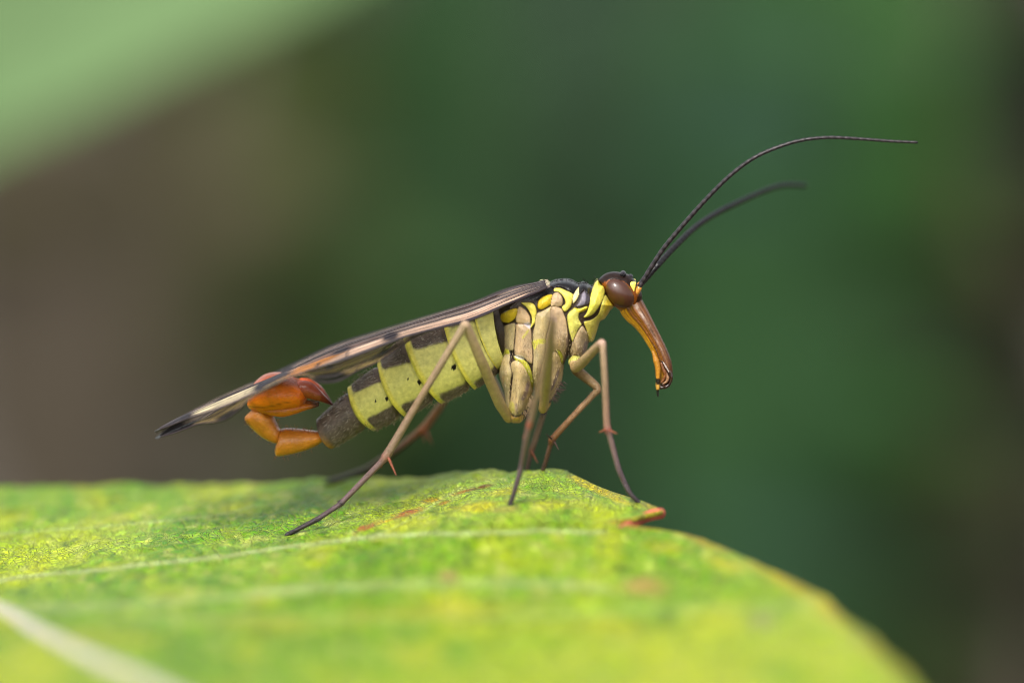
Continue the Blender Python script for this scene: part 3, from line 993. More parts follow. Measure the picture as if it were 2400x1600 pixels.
for zl, r_b, c_b in (([(960, 800), (1000, 920), (1040, 1020), (1010, 1120), (960, 1180)], 4.5, S(120, 70, 36)), ([(1060, 1000), (1090, 1090), (1060, 1170), (990, 1210)], 4.0, S(150, 110, 80)), ([(1130, 960), (1165, 1060), (1160, 1150), (1120, 1220)], 3.4, S(52, 26, 16)),
                     ([(1000, 780), (1060, 880), (1120, 980)], 2.2, S(190, 170, 160)), ([(960, 1180), (1010, 1250), (1050, 1290)], 2.6, S(60, 32, 20)), ([(1165, 1050), (1190, 1090)], 1.4, S(30, 20, 16)), ([(1155, 1120), (1185, 1150)], 1.4, S(30, 20, 16))):
    m_ = MB()
    q = crom(zE(zl), 18)
    m_.tube(W(q[:, 0], q[:, 1], -.026), np.interp(np.linspace(0, 1, 18), [0, .4, 1], [.6, 1, .5]) * r_b * K, c_b, n=8)
    m_.build('mouthpart', M_AMBER, beak)

# ---- feelers of many beads
def feeler(line, ys, r0, r1, cols):
    m_ = MB()
    nb = 46
    m = nb * 8 + 1
    q = crom([(x, y) for x, y in line], m)
    u = np.linspace(0, 1, m)
    y = np.interp(u, np.linspace(0, 1, len(ys)), ys)
    P_ = W(q[:, 0], q[:, 1], y)
    r = (r0 + (r1 - r0) * u ** 1.3) * K * (1 + .06 * np.cos(u * nb * 2 * np.pi + np.pi))
    c = np.array([cols[0] * (1 - v) + cols[1] * v for v in np.clip(.5 - .6 * np.cos(u * nb * 2 * np.pi + np.pi), 0, 1)])
    m_.tube(P_, r, c, n=10)
    return m_.build('feeler', M_DARK, fly)


feeler([(1500, 672), (1504, 663), (1552, 587), (1603, 525), (1658, 464), (1712, 411), (1766, 371), (1821, 346), (1879, 329), (1943, 322.5), (2018, 326), (2086, 331), (2149, 334)],
       [-.034, -.05, -.06, -.07, -.07, -.07, -.08], 5.6, 3.0, (S(56, 48, 52), S(26, 22, 25)))
feeler([(1497, 672), (1503, 664), (1542, 621), (1583, 577), (1630, 533), (1678, 501), (1729, 476), (1780, 453), (1821, 438), (1850, 434), (1886, 436)],
       [.034, .08, .17, .28, .4, .5, .6, .7], 7.4, 5.4, (S(26, 22, 24), S(14, 12, 14)))

# ---- legs
TAN, TIB, DRK = S(168, 144, 100), S(146, 120, 94), S(58, 46, 48)
RUST = S(142, 74, 48)


LEGHAIR = []


def leg(points, coxa, spurs, claws, gain=1.0, side=-1):
    """points: (px, py, y, radius_px, colour); the whole limb is one skin, spurs and claws hang on it"""
    m_ = MB()
    pts = np.array([(p[0], p[1], p[2], p[3]) for p in points], float)
    cols = np.array([p[4] for p in points]) * gain
    # joints stay crisp: resample each span and round only near the ends
    out, rad, cl = [], [], []
    for i in range(len(pts) - 1):
        n_ = max(6, int(np.hypot(*(pts[i + 1, :2] - pts[i, :2])) / 6))
        for j in range(n_ + (1 if i == len(pts) - 2 else 0)):
            t = j / n_
            out.append(pts[i, :3] * (1 - t) + pts[i + 1, :3] * t)
            rad.append(pts[i, 3] * (1 - t) + pts[i + 1, 3] * t)
            cl.append(cols[i] * (1 - t) + cols[i + 1] * t)
    out = np.array(out)
    P_ = W(out[:, 0], out[:, 1], out[:, 2])
    Q = P_.copy()
    for _ in range(2):
        Q[1:-1] = .25 * Q[:-2] + .5 * Q[1:-1] + .25 * Q[2:]
    fr = np.linspace(0, 1, len(rad))
    rad = np.array(rad) * np.interp(fr, [0, .45, .7, 1], [1, .97, .9, .88])
    m_.tube(Q, rad * K, np.array(cl), n=12)
    for (poly, c, yb, H, back, paint) in coxa:
        plate(m_, poly, c, yb, H, back=back, pw=2.4, side=side, usel=False, paint=paint, n=90, k=14)
    lo = m_.build('leg', M_LEG, fly)
    LEGHAIR.append((Q, np.array(rad) * K, np.array(cl)))
    for (x0, y0, x1, y1, y, r, c) in spurs:
        s_ = MB()
        a_, b_ = W(x0, y0, y), W(x1, y1, y - .02)
        t = np.linspace(0, 1, 8)[:, None]
        s_.tube(a_ * (1 - t) + b_ * t, np.linspace(r, r * .35, 8) * K, c, n=8)
        s_.build('spur', M_LEG, lo)
    if claws:
        x, y, yd = claws
        for dx, dy in ((-7, 4), (5, 6)):
            s_ = MB()
            a_, b_ = W(x, y, yd), W(x + dx, y + dy, yd - .01)
            t = np.linspace(0, 1, 6)[:, None]
            s_.tube(a_ * (1 - t) + b_ * t, np.linspace(2.6, .9, 6) * K, S(30, 24, 26), n=6)
            s_.build('claw', M_DARK, lo)
    return lo


def foot(px_, py_):
    return hit(px_, py_)[1] - .045


troch1 = (z1([(915, 960), (960, 915), (1015, 925), (1010, 965), (960, 990), (925, 1000)]), S(190, 184, 90), -.062, .03, .03, [])

# near hind leg
fy = foot(668, 1254)
leg([(1192, 980, -.04, 11, S(180, 150, 100)), (1172, 948, -.10, 13, TAN), (1130, 850, -.24, 12.5, TAN), (1091, 758, -.33, 10.5, S(178, 150, 120)), (1085, 768, -.33, 9, S(166, 142, 112)), (990, 925, -.28, 8.5, TIB), (915, 1052, -.24, 10.5, S(140, 116, 98)), (904, 1070, -.235, 11.5, S(146, 106, 92)), (894, 1082, -.23, 8, S(124, 98, 94)), (806, 1172, -.21, 7, S(104, 82, 84)), (800, 1178, -.21, 8.5, DRK), (794, 1183, -.21, 6.8, S(90, 72, 74)), (753, 1210, fy, 6.6, S(76, 60, 62)), (746, 1215, fy, 7.6, DRK), (705, 1236, fy, 6, S(44, 34, 36)), (672, 1253, fy, 6.4, S(26, 20, 22))],
    [], [(911, 1074, 928, 1112, -.25, 3.6, RUST), (900, 1078, 893, 1096, -.2, 3, S(120, 60, 44))], (672, 1253, fy))
# near middle leg: its thigh points at the camera, in front of the thorax
fy = foot(1196, 1185)
leg([(1272, 958, -.08, 11, S(176, 146, 90)), (1278, 930, -.14, 11, TAN), (1290, 820, -.5, 10, TAN), (1297, 735, -.8, 8, S(176, 150, 120)), (1293, 742, -.81, 7, TIB), (1272, 870, -.68, 7, TIB), (1246, 980, -.56, 7.8, S(138, 112, 96)), (1241, 994, -.55, 8.4, S(160, 84, 70)), (1238, 1006, -.54, 7.4, S(128, 102, 100)), (1222, 1090, -.44, 6.8, S(96, 78, 82)), (1212, 1130, fy, 6.6, S(78, 62, 68)), (1203, 1160, fy, 6, DRK), (1194, 1186, fy, 6.6, S(40, 32, 36))],
    [], [(1236, 1000, 1226, 1028, -.47, 2.6, RUST)], (1195, 1184, fy))
# near front leg
fy = foot(1496, 1178)
leg([(1344, 846, -.07, 10, S(184, 160, 110)), (1349, 862, -.10, 13.5, S(178, 148, 100)), (1366, 848, -.17, 12.5, TAN), (1404, 808, -.33, 9.5, S(182, 152, 120)), (1411, 803, -.35, 9.5, S(186, 150, 130)), (1413, 815, -.355, 7.5, S(176, 148, 118)), (1418, 900, -.35, 8, TIB), (1422, 995, -.34, 8.6, S(150, 114, 96)), (1424, 1006, -.34, 9.5, S(150, 88, 76)), (1428, 1018, -.34, 7.6, S(130, 104, 98)), (1449, 1098, -.33, 6.8, S(104, 84, 88)), (1462, 1128, -.32, 6.8, S(84, 68, 74)), (1476, 1156, fy, 6, DRK), (1498, 1178, fy, 5.6, S(40, 34, 38))],
    [troch1], [(1418, 1006, 1404, 1013, -.36, 2.4, RUST), (1429, 1008, 1446, 1016, -.36, 2.4, RUST)], (1497, 1177, fy))
# far front leg
leg([(1344, 850, .06, 10, S(150, 124, 86)), (1350, 866, .05, 13, S(140, 112, 70)), (1396, 903, -.01, 10, S(122, 98, 62)), (1402, 914, -.02, 9, S(134, 104, 70)), (1394, 921, -.02, 7.6, S(156, 124, 88)), (1340, 978, -.02, 7.4, S(150, 112, 78)), (1300, 1022, -.01, 8.6, S(130, 88, 50)), (1293, 1031, -.01, 9, S(128, 76, 42)), (1290, 1041, 0, 6.2, S(104, 72, 56)), (1278, 1084, .03, 5.6, S(86, 60, 50)), (1269, 1112, .05, 5.2, S(66, 46, 42)), (1262, 1124, .10, 5, DRK)],
    [troch1], [(1293, 1028, 1279, 1016, -.03, 2.2, S(40, 26, 20)), (1300, 1036, 1309, 1053, -.03, 2.4, S(60, 30, 20))], None, side=1)
# far middle leg
leg([(1278, 955, .07, 9, S(150, 124, 80)), (1284, 930, .12, 10, TAN), (1300, 800, .32, 10, TAN), (1304, 760, .36, 9, TIB), (1300, 780, .36, 8, TIB), (1275, 962, .16, 8, S(124, 104, 74)), (1250, 1042, .12, 8, S(112, 88, 62)), (1245, 1054, .12, 8.4, S(110, 72, 46)), (1242, 1066, .12, 6.4, S(96, 74, 64)), (1232, 1112, .14, 5.6, S(70, 56, 52)), (1226, 1130, .18, 5, DRK)],
    [], [(1246, 1057, 1260, 1084, .1, 2.8, S(130, 66, 34))], None, side=1)
# far hind leg
fy2 = .6
leg([(1192, 978, .09, 12, S(160, 134, 90)), (1176, 940, .14, 12, TAN), (1110, 800, .33, 11, TAN), (1100, 780, .35, 9, TIB), (1092, 800, .36, 8.5, TIB), (1037, 946, .34, 10, S(128, 92, 62)), (1000, 996, .35, 11, S(140, 88, 54)), (990, 1008, .35, 11.5, S(150, 84, 50)), (980, 1014, .36, 9.5, S(120, 78, 52)), (928, 1055, .39, 9.4, S(80, 56, 42)), (858, 1100, .46, 9.6, S(44, 36, 28)), (810, 1118, .52, 9, S(40, 34, 30)), (764, 1133, fy2, 8.4, S(36, 32, 28))],
    [], [(992, 1012, 995, 1036, .38, 3, RUST), (1000, 1010, 1013, 1042, .42, 3, RUST)], (764, 1132, fy2), side=1)

# ---- wings: folded back like a low roof, each a thin corrugated membrane with veins
def wing(U, Lw, yU, yL, pattern, seed, nv=9, sides=1.0):
    m_ = MB()
    ns, nq = 200, 30
    u = crom(U, ns)
    l = crom(Lw, ns)
    s = np.linspace(0, 1, ns)
    yu = np.interp(s, np.linspace(0, 1, len(yU)), yU)
    yl = np.interp(s, np.linspace(0, 1, len(yL)), yL)
    A_, B_ = W(u[:, 0], u[:, 1], yu), W(l[:, 0], l[:, 1], yl)
    qq = np.linspace(0, 1, nq)
    V = A_[:, None] * (1 - qq)[None, :, None] + B_[:, None] * qq[None, :, None]
    arch = np.minimum(1, np.sin(np.pi * s) * 2)[:, None] * (.002 * np.sin(np.pi * qq)[None] + .0030 * np.sin(qq * np.pi * nv)[None])
    V[..., 2] += arch
    SS, QQ = np.meshgrid(s, qq, indexing='ij')
    cc = np.ones((ns, nq, 4))
    cc[..., :3] = S(182, 160, 146) * (1 + .25 * noise2(SS * 16, QQ * 5, seed, 3))[..., None]
    cc[..., 3] = .38 + .12 * noise2(SS * 10, QQ * 4, seed + 3, 2)
    pxx, pyy = PX(V)
    for (c, al, fn) in pattern:
        w = np.clip(fn(pxx, pyy, SS, QQ), 0, 1)[..., None]
        cc[..., :3] = cc[..., :3] * (1 - w) + np.asarray(c) * w
        cc[..., 3] = cc[..., 3] * (1 - w[..., 0]) + al * w[..., 0]
    stk = noise2(SS * 9, QQ * 22, seed + 9, 3)
    cc[..., :3] *= (1 + .9 * np.clip(stk, -.6, .5))[..., None]
    cc[..., 3] = np.clip(cc[..., 3] - .1 * stk, .2, .97)
    m_.grid(V, cc)
    wo = m_.build('wing', M_WING, fly)
    r_ = np.random.default_rng(seed)
    lines = np.linspace(0, 1, nv)
    idx = lambda q: np.clip(q * (nq - 1), 0, nq - 1)
    vcol = S(44, 32, 34)
    tracks = []
    for k, q0 in enumerate(lines):
        q = np.clip(.5 + (q0 - .5) * np.interp(s, [0, .15, 1], [.75, 1, 1]) + (.02 * np.sin(s * 9 + k) if 0 < k < nv - 1 else 0), 0, 1)
        f = idx(q)
        i0 = np.floor(f).astype(int)
        i1 = np.minimum(i0 + 1, nq - 1)
        w = (f - i0)[:, None]
        T = V[np.arange(ns), i0] * (1 - w) + V[np.arange(ns), i1] * w
        tracks.append(T)
        r = (2.6 if k in (0, nv - 1) else 1.7 if k == nv - 2 else 1.15) * K
        e_ = MB()
        e_.tube(T[2:-2:2], np.interp(s[2:-2:2], [0, .1, 1], [1.5, 1, .55]) * r, vcol, n=6)
        e_.build('vein', M_VEIN, wo)
    e_ = MB()
    for _ in range(34):
        k = r_.integers(0, nv - 1)
        i = int(r_.uniform(.25, .95) * ns)
        a_, b_ = tracks[k][i], tracks[k + 1][min(ns - 1, i + 3)]
        e_.tube(np.array([a_, (a_ + b_) / 2, b_]), .9 * K, vcol, n=5)
    tag(e_.build('cross_veins', M_VEIN, wo), kind='stuff')
    return wo


DW = S(44, 38, 46)


def ell(x, y, rx, ry, ang=0, soft=1.6):
    ca, sa = math.cos(R(ang)), math.sin(R(ang))

    def f(px_, py_, s, q):
        u = ((px_ - x) * ca + (py_ - y) * sa) / rx
        v = (-(px_ - x) * sa + (py_ - y) * ca) / ry
        return soft * (1.25 - np.hypot(u, v))
    return f


def band(s0, s1, q0, q1, soft=.02):
    def f(px_, py_, s, q):
        return np.minimum(np.minimum((s - s0) / soft, (s1 - s) / soft), np.minimum((q - q0) / .06, (q1 - q) / .06)) + .5
    return f


def ramp_tip(s0, w=.03):
    return lambda px_, py_, s, q: (s - s0) / w


NU = [(1284, 654), (1255, 662), (1225, 669), (1180, 685), (1106, 714), (1012, 743), (900, 778), (783, 818), (663, 874), (536, 926), (440, 969), (400, 988), (361, 1010)]
NL = [(1290, 672), (1250, 690), (1181, 718), (1106, 749), (1050, 764), (956, 788), (900, 808), (800, 845), (700, 875), (610, 915), (540, 947), (490, 966), (440, 981), (400, 997), (361, 1011)]
wing(NU, NL, [-.03, -.04, -.05, -.06, -.08, -.12], [-.10, -.2, -.3, -.36, -.38, -.33, -.18],
     [(S(214, 178, 152), .75, band(.06, .60, .54, .84)), (S(212, 196, 158), .65, band(.70, .9, .25, .8)), (S(210, 138, 66), .65, ell(740, 850, 84, 10, -24)),  # first band: bright gloss streak painted into the membrane colour
      (S(54, 40, 42), .85, band(.0, .42, .32, .45)), (S(60, 46, 42), .7, band(.12, .84, -.1, .16)), (S(44, 34, 42), .92, band(.0, .55, .87, 1.1)), (S(96, 74, 66), .8, band(.42, .62, .26, .40)),
      (S(24, 20, 28), .96, ell(640, 896, 50, 17, -24, 2.5)), (S(28, 22, 28), .94, ell(915, 788, 24, 12, -18)), (S(28, 24, 28), .93, ell(800, 822, 30, 7, -22, 1.5)),
      (S(22, 18, 22), .96, lambda a, b, c_, d: (466 - a) / 22)], 101)
HU = [(1240, 676), (1200, 686), (1106, 722), (1012, 752), (900, 788), (783, 826), (663, 880), (536, 938), (470, 980), (430, 998), (400, 1010), (363, 1025)]
HL = [(1245, 690), (1181, 717), (1106, 747), (1050, 762), (975, 788), (930, 820), (885, 848), (840, 868), (790, 893), (745, 895), (715, 880), (680, 884), (640, 904), (590, 932), (558, 962), (530, 982), (500, 990), (465, 994), (430, 1007), (400, 1018), (363, 1027)]
wing(HU, HL, [-.03, -.05, -.07, -.09, -.12, -.14], [-.06, -.16, -.28, -.42, -.46, -.36, -.2],
     [(S(150, 126, 84), .5, band(.25, .9, .3, 1.1)), (S(220, 140, 70), .55, ell(745, 846, 90, 14, -24)), (S(22, 22, 16), .94, ell(775, 885, 52, 13, -8, 2)), (S(40, 40, 30), .85, ell(772, 860, 18, 10, -24, 1)), (S(40, 42, 26), .85, ell(900, 826, 36, 9, -24, 1)), (S(22, 22, 16), .94, ell(545, 972, 46, 12, -22, 2)), (DW, .9, lambda a, b, c_, d: (470 - a) / 22)], 151, nv=8)
FL = [(1280, 668), (1240, 668), (1205, 674), (1162, 688), (1106, 710), (1012, 739), (900, 773), (783, 810), (690, 853), (600, 895), (500, 940), (420, 980), (366, 1014)]
wing([(x + 2, y + 2) for x, y in NU], FL, [.03, .04, .05, .06, .06, .03], [.08, .16, .26, .32, .32, .26, .12],
     [(S(40, 32, 34), .93, band(.1, .75, .5, 1.1)), (S(24, 20, 26), .94, ell(645, 880, 50, 15, -24, 2.5)), (S(24, 20, 24), .94, ramp_tip(.885))], 201)
wing([(x + 4, y + 4) for x, y in HU], [(x, y + 4) for x, y in FL[1:-1]] + [(368, 1022)], [.03, .04, .05, .06, .06, .04], [.07, .14, .22, .28, .28, .22, .12],
     [(DW, .9, ell(775, 880, 50, 13, -8, 1.5)), (DW, .9, ramp_tip(.9))], 251, nv=8)

# ---- short bristles on coxae, dark rings and neck
hair = MB()


def bristles(xy, n_, ln, dirv, y0, c, spread=.4, r=.9):
    for _ in range(n_):
        x, y = xy[rng.integers(0, len(xy))] + rng.normal(0, 3, 2)
        d_ = np.array(dirv, float)
        ang = math.atan2(d_[1], d_[0]) + rng.normal(0, spread)
        l_ = ln * rng.uniform(.6, 1.3)
        a_ = W(x, y, y0 + rng.uniform(-.02, .02))
        b_ = W(x + math.cos(ang) * l_, y + math.sin(ang) * l_, y0 + rng.uniform(-.05, .01))
        t = np.linspace(0, 1, 3)[:, None]
        hair.tube(a_ * (1 - t) + b_ * t, np.linspace(r, r * .35, 3) * K, c, n=3)


pt = lambda p: np.array(crom(p, 40))
bristles(pt(zC([(1390, 420), (1300, 610), (1220, 740)])), 60, 13, (.8, .5), -.09, S(70, 56, 50))
bristles(pt(zC([(830, 700), (790, 860), (720, 990)])), 90, 10, (.5, .7), -.10, S(150, 126, 96), .5)
bristles(pt(zC([(720, 960), (700, 1040)])), 30, 14, (.5, .9), -.10, S(50, 40, 38), .4)
bristles(pt(z2([(580, 1330), (690, 1430), (940, 1320)])), 90, 7, (.2, 1), -.06, S(140, 126, 96), .6, .7)
bristles(pt(z2([(960, 1320), (1240, 1180)])), 50, 7, (.2, 1), -.06, S(140, 126, 96), .6, .7)
bristles(pt(z2([(1300, 1190), (1560, 1060)])), 50, 7, (.2, 1), -.06, S(140, 126, 96), .6, .7)
bristles(pt(z3([(1600, 740), (1850, 470)])), 80, 6, (-.7, -.7), -.02, S(150, 136, 130), .6, .7)
bristles(pt(z3([(1900, 380), (2100, 230)])), 60, 6, (-.6, -.8), -.04, S(150, 136, 130), .6, .7)
bristles(pt(zA([(500, 220), (800, 230), (1000, 260), (1280, 190)])), 26, 8, (-.2, -1), -.01, S(40, 34, 34), .5, .8)
bristles(pt(zC([(1230, 900), (1210, 1000)])) * 0 + np.array([1273, 968]), 14, 8, (0, 1), -.05, S(60, 46, 40), .6)
def fuzz(seg, n_, keep, ln, c0, c1):
    ptx, pty, pbx, pby, atx, aty, abx, aby, wp, wa = seg
    V_, F_, C_ = [], [], []
    for _ in range(n_):
        s = rng.uniform(.06, .8)
        a_ = rng.uniform(0, np.pi)
        t = (1 - math.cos(a_)) / 2
        if not keep(s, t):
            continue
        top = np.array([atx + (ptx - atx) * s, aty + (pty - aty) * s])
        bot = np.array([abx + (pbx - abx) * s, aby + (pby - aby) * s])
        w = (wa + (wp - wa) * s) * 1.03
        q = (top + bot) / 2 + (top - bot) / 2 * math.cos(a_) * 1.03
        ax = np.array([ptx - atx, pty - aty], float)
        ax /= np.linalg.norm(ax)
        p0 = W(q[0], q[1], 0.0)
        p0[1] -= w * math.sin(a_)
        dx = ax * ln * rng.uniform(.6, 1.4) + rng.normal(0, 1.5, 2)
        nrm = (top - bot) / np.linalg.norm(top - bot) * math.cos(a_) * ln * .35
        p1 = p0 + np.array([(dx[0] + nrm[0]) * K, -math.sin(a_) * ln * .35 * K, -(dx[1] + nrm[1]) * K])
        hair.tube(np.array([p0, p1]), np.array([.55, .2]) * K, c0 * (1 - t) + c1 * t if rng.random() < .7 else c1 * .6, n=3)


for Q_, r_, c_ in LEGHAIR:
    T_ = np.gradient(Q_, axis=0)
    T_ /= np.linalg.norm(T_, axis=1)[:, None] + 1e-9
    for _ in range(260):
        k_ = rng.integers(8, len(Q_) - 2)
        n_ = np.cross(T_[k_], rng.normal(0, 1, 3))
        n_ /= np.linalg.norm(n_) + 1e-9
        p_ = Q_[k_] + n_ * r_[k_] * .9
        l_ = rng.uniform(4, 9) * K
        hair.tube(np.array([p_, p_ + (n_ * .6 + T_[k_] * .8) * l_]), np.array([.5, .18]) * K, c_[k_] * .45, n=3)
for zl_, dv in (([(1600, 930), (1450, 1010), (1300, 1050), (1200, 1045)], (-.2, 1)), ([(1560, 820), (1400, 800), (1270, 790)], (-.1, -1)), ([(915, 700), (1030, 845), (1165, 925)], (-.8, .6)), ([(1180, 650), (1240, 810)], (1, -.2)), ([(1000, 640), (1250, 650), (1450, 610)], (.1, 1)), ([(1480, 480), (1600, 575)], (.2, 1))):
    bristles(pt(z3(zl_)), 26, 7, dv, -.03, S(150, 86, 30), .6, .6)
# down on the side of the coxae and plates
vi = np.argwhere((DO > 4) & (QY > 770))
for _ in range(900):
    a_, b_ = vi[rng.integers(0, len(vi))]
    p_ = TP[a_, b_]
    d_ = np.array([rng.normal(.1, .3), -.35, rng.normal(-.9, .2)])
    hair.tube(np.array([p_, p_ + d_ * rng.uniform(3, 6) * K]), np.array([.42, .15]) * K, S(214, 190, 150) if rng.random() < .6 else S(110, 86, 60), n=3)
for i_, (sg, lm) in enumerate(zip(SEG, LIMS)):
    if i_ == 0:
        continue
    kp = (lambda s, t, lm=lm: t < lm[1] + (lm[0] - lm[1]) * s - .01 or t > lm[3] + (lm[2] - lm[3]) * s + .02)
    fuzz(sg, 650 if i_ < 5 else 380, kp, 4.0, S(206, 194, 190), S(160, 144, 122))
tag(hair.build('bristles', M_HAIR, fly), kind='stuff')

# ================================================================== PLANTS BEHIND (far out of focus)
def blade_mesh(spine, width, c, fold=.15, face=(0, -1, .35), n=40, m=13, wob=0.0, seed=0, tipw=.05):
    """leaf blade along a 3-D spine; width profile lanceolate; V-fold at the midrib"""
    P_ = crom(spine, n)
    T = np.gradient(P_, axis=0)
    T /= np.linalg.norm(T, axis=1)[:, None]
    F = np.asarray(face, float)
    F = F[None] - T * (T @ F)[:, None]
    F /= np.linalg.norm(F, axis=1)[:, None]
    Sd = np.cross(T, F)
    u = np.linspace(0, 1, n)
    prof = np.maximum(np.sin(np.pi * u ** .8) ** .7, 0) * (1 - tipw) + tipw * (1 - u)
    v = np.linspace(-1, 1, m)
    V = P_[:, None] + Sd[:, None] * (v[None, :] * (width / 2 * prof)[:, None])[..., None] + F[:, None] * (np.abs(v)[None, :] * fold * width * prof[:, None])[..., None]
    V += F[:, None] * (wob * np.sin(u * 14 + seed)[:, None] * np.abs(v)[None] * width)[..., None]
    cc = np.asarray(c)[None, None] * (1 + .25 * noise2(u[:, None] * 6 + 0 * v[None], v[None] * 2 + 0 * u[:, None], seed, 3))[..., None]
    return V, cc


def plant(name, label, cat, stem_px, d, leaves, stem_c, stem_r=.15, group=None):
    """upright plant rooted in the ground; stem_px is the photo column of its stem, leaves = list of (spine px list, width px, colour)"""
    sc = (d + DIST) / DIST
    top = W(stem_px, -500, d)
    base = top.copy()
    base[2] = GROUND_Z - .3
    o = empty(name, tuple(base))
    tag(o, label, cat, group)
    m_ = MB()
    t = np.linspace(0, 1, 24)[:, None]
    P_ = base * (1 - t) + top * t
    P_[:, 0] += .5 * np.sin(t[:, 0] * 4)
    m_.tube(P_, np.linspace(stem_r, stem_r * .5, 24), stem_c, n=8)
    m_.build('stem', M_STEM, o)
    for i, (sp, w, c, face) in enumerate(leaves):
        m_ = MB()
        pts_ = [W(x, y, d + dd) for x, y, dd in sp]
        V, cc = blade_mesh(pts_, w * K * sc, c, face=face, seed=i + abs(int(stem_px)) % 50, wob=.03)
        m_.grid(V, cc)
        m_.build('leaf', M_FAR, o)
    pr = np.random.default_rng(abs(int(stem_px)) + 5)
    for i in range(7):
        # smaller leaves of the same plant at odd angles
        c = leaves[pr.integers(0, len(leaves))][2] * pr.uniform(.78, 1.25) * np.array([pr.uniform(.85, 1.2), 1, pr.uniform(.8, 1.15)])
        x0, y0 = stem_px + pr.uniform(-120, 120), pr.uniform(-100, 1500)
        an = pr.uniform(-.9, .9) + (math.pi if pr.random() < .5 else 0)
        ln = pr.uniform(260, 520)
        sp = [W(x0 + math.cos(an) * ln * t, y0 - abs(math.sin(an)) * ln * t + 90 * t * t, d - 1.5 - 3 * t) for t in (0, .33, .66, 1)]
        m_ = MB()
        V, cc = blade_mesh(sp, pr.uniform(130, 240) * K * sc, c, face=(0, -1, .5), seed=i + 60, n=24, m=9)
        m_.grid(V, cc)
        m_.build('leaf', M_FAR, o)
    return o


# big pale leaf hanging into the corner
pl = empty('drooping_leaf', tuple(W(-700, 620, 14)))
tag(pl, 'pale grey-green broad leaf drooping behind the insect, nearest the tail', 'leaf')
m_ = MB()
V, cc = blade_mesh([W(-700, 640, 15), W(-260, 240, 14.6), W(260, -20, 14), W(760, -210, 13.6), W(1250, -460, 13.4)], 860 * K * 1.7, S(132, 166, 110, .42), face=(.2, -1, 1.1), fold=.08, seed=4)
m_.grid(V, cc)
m_.build('blade', M_FAR, pl)
m_ = MB()
q = np.array([W(-700, 640, 15), W(-900, 700, 15.5), W(-1300, 900, 16), W(-1700, 1000, 17)])
g_ = q[-1].copy()
g_[2] = GROUND_Z - .2
m_.tube(crom(list(q) + [g_], 40), .08, S(120, 140, 80), n=8)
m_.build('stalk', M_STEM, pl)

UPF = (0, -1, .5)
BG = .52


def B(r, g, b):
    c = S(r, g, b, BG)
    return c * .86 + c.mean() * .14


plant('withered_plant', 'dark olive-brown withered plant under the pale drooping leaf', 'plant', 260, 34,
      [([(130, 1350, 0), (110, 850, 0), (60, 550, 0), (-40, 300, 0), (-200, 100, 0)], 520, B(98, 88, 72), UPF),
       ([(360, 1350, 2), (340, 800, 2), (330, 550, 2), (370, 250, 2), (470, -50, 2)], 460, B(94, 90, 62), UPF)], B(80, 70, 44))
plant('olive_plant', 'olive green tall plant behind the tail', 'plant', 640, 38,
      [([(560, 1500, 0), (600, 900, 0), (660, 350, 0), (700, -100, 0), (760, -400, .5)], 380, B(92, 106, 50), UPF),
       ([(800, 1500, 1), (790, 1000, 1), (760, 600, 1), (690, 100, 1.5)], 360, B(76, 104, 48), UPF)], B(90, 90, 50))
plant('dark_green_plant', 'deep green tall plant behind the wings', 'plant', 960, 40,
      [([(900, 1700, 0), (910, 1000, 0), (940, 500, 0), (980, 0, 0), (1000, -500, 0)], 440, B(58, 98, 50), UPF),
       ([(1100, 1700, 4), (1090, 1000, 4), (1080, 500, 4), (1060, 100, 4), (1050, -500, 4)], 420, B(58, 94, 54), UPF)], B(60, 90, 50))
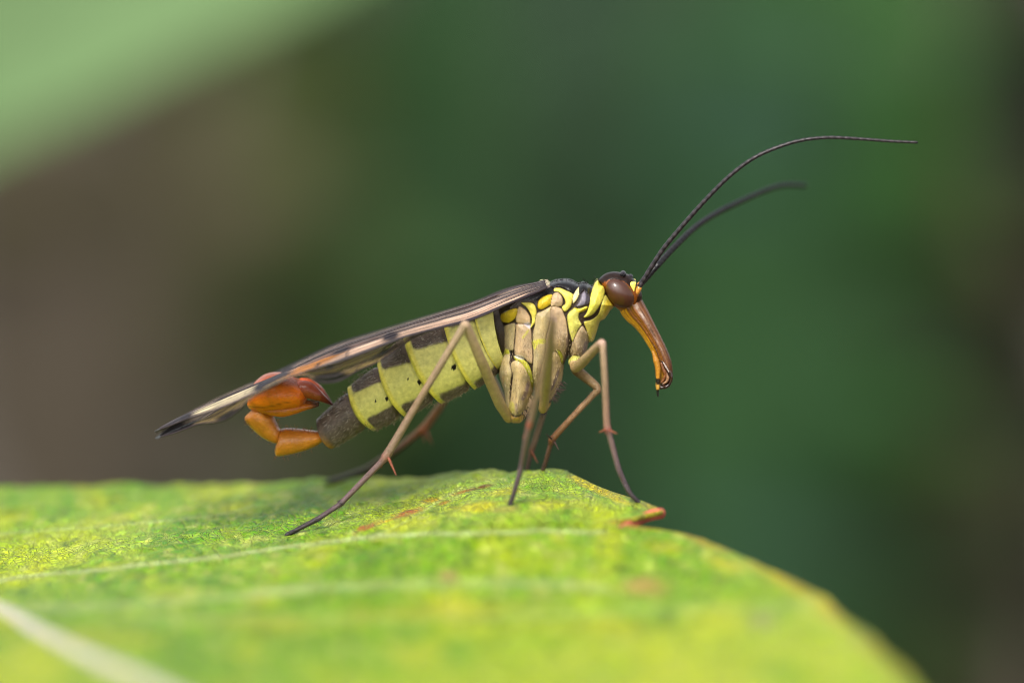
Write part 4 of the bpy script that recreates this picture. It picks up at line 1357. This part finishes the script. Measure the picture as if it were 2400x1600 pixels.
plant('grey_green_plant', 'dull grey-green tall plant behind the thorax', 'plant', 1300, 48,
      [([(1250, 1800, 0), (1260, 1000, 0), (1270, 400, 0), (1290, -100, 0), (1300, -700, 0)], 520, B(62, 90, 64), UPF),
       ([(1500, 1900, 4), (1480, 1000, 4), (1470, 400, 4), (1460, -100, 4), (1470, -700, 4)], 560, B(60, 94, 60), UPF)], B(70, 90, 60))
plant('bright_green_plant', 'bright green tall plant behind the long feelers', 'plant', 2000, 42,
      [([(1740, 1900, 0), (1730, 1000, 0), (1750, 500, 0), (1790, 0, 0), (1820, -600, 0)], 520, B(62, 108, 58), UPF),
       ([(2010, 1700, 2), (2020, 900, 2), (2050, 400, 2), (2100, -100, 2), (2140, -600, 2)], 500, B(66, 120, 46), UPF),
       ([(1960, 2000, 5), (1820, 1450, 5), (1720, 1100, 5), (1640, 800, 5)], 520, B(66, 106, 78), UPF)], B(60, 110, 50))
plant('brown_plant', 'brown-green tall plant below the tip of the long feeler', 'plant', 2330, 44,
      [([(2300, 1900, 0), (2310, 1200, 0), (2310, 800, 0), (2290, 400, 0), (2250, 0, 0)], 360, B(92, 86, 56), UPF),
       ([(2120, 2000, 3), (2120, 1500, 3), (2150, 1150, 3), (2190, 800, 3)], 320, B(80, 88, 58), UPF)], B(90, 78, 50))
plant('dark_gap_plant', 'near-black plant shape added for the shadowed gap behind the bright green one', 'plant', 2500, 32,  # near-black leaf added to stand for a dark, shaded gap
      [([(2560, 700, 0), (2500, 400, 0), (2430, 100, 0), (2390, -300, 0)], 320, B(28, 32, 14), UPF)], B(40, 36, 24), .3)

# the same growth goes on to both sides of what the photograph shows
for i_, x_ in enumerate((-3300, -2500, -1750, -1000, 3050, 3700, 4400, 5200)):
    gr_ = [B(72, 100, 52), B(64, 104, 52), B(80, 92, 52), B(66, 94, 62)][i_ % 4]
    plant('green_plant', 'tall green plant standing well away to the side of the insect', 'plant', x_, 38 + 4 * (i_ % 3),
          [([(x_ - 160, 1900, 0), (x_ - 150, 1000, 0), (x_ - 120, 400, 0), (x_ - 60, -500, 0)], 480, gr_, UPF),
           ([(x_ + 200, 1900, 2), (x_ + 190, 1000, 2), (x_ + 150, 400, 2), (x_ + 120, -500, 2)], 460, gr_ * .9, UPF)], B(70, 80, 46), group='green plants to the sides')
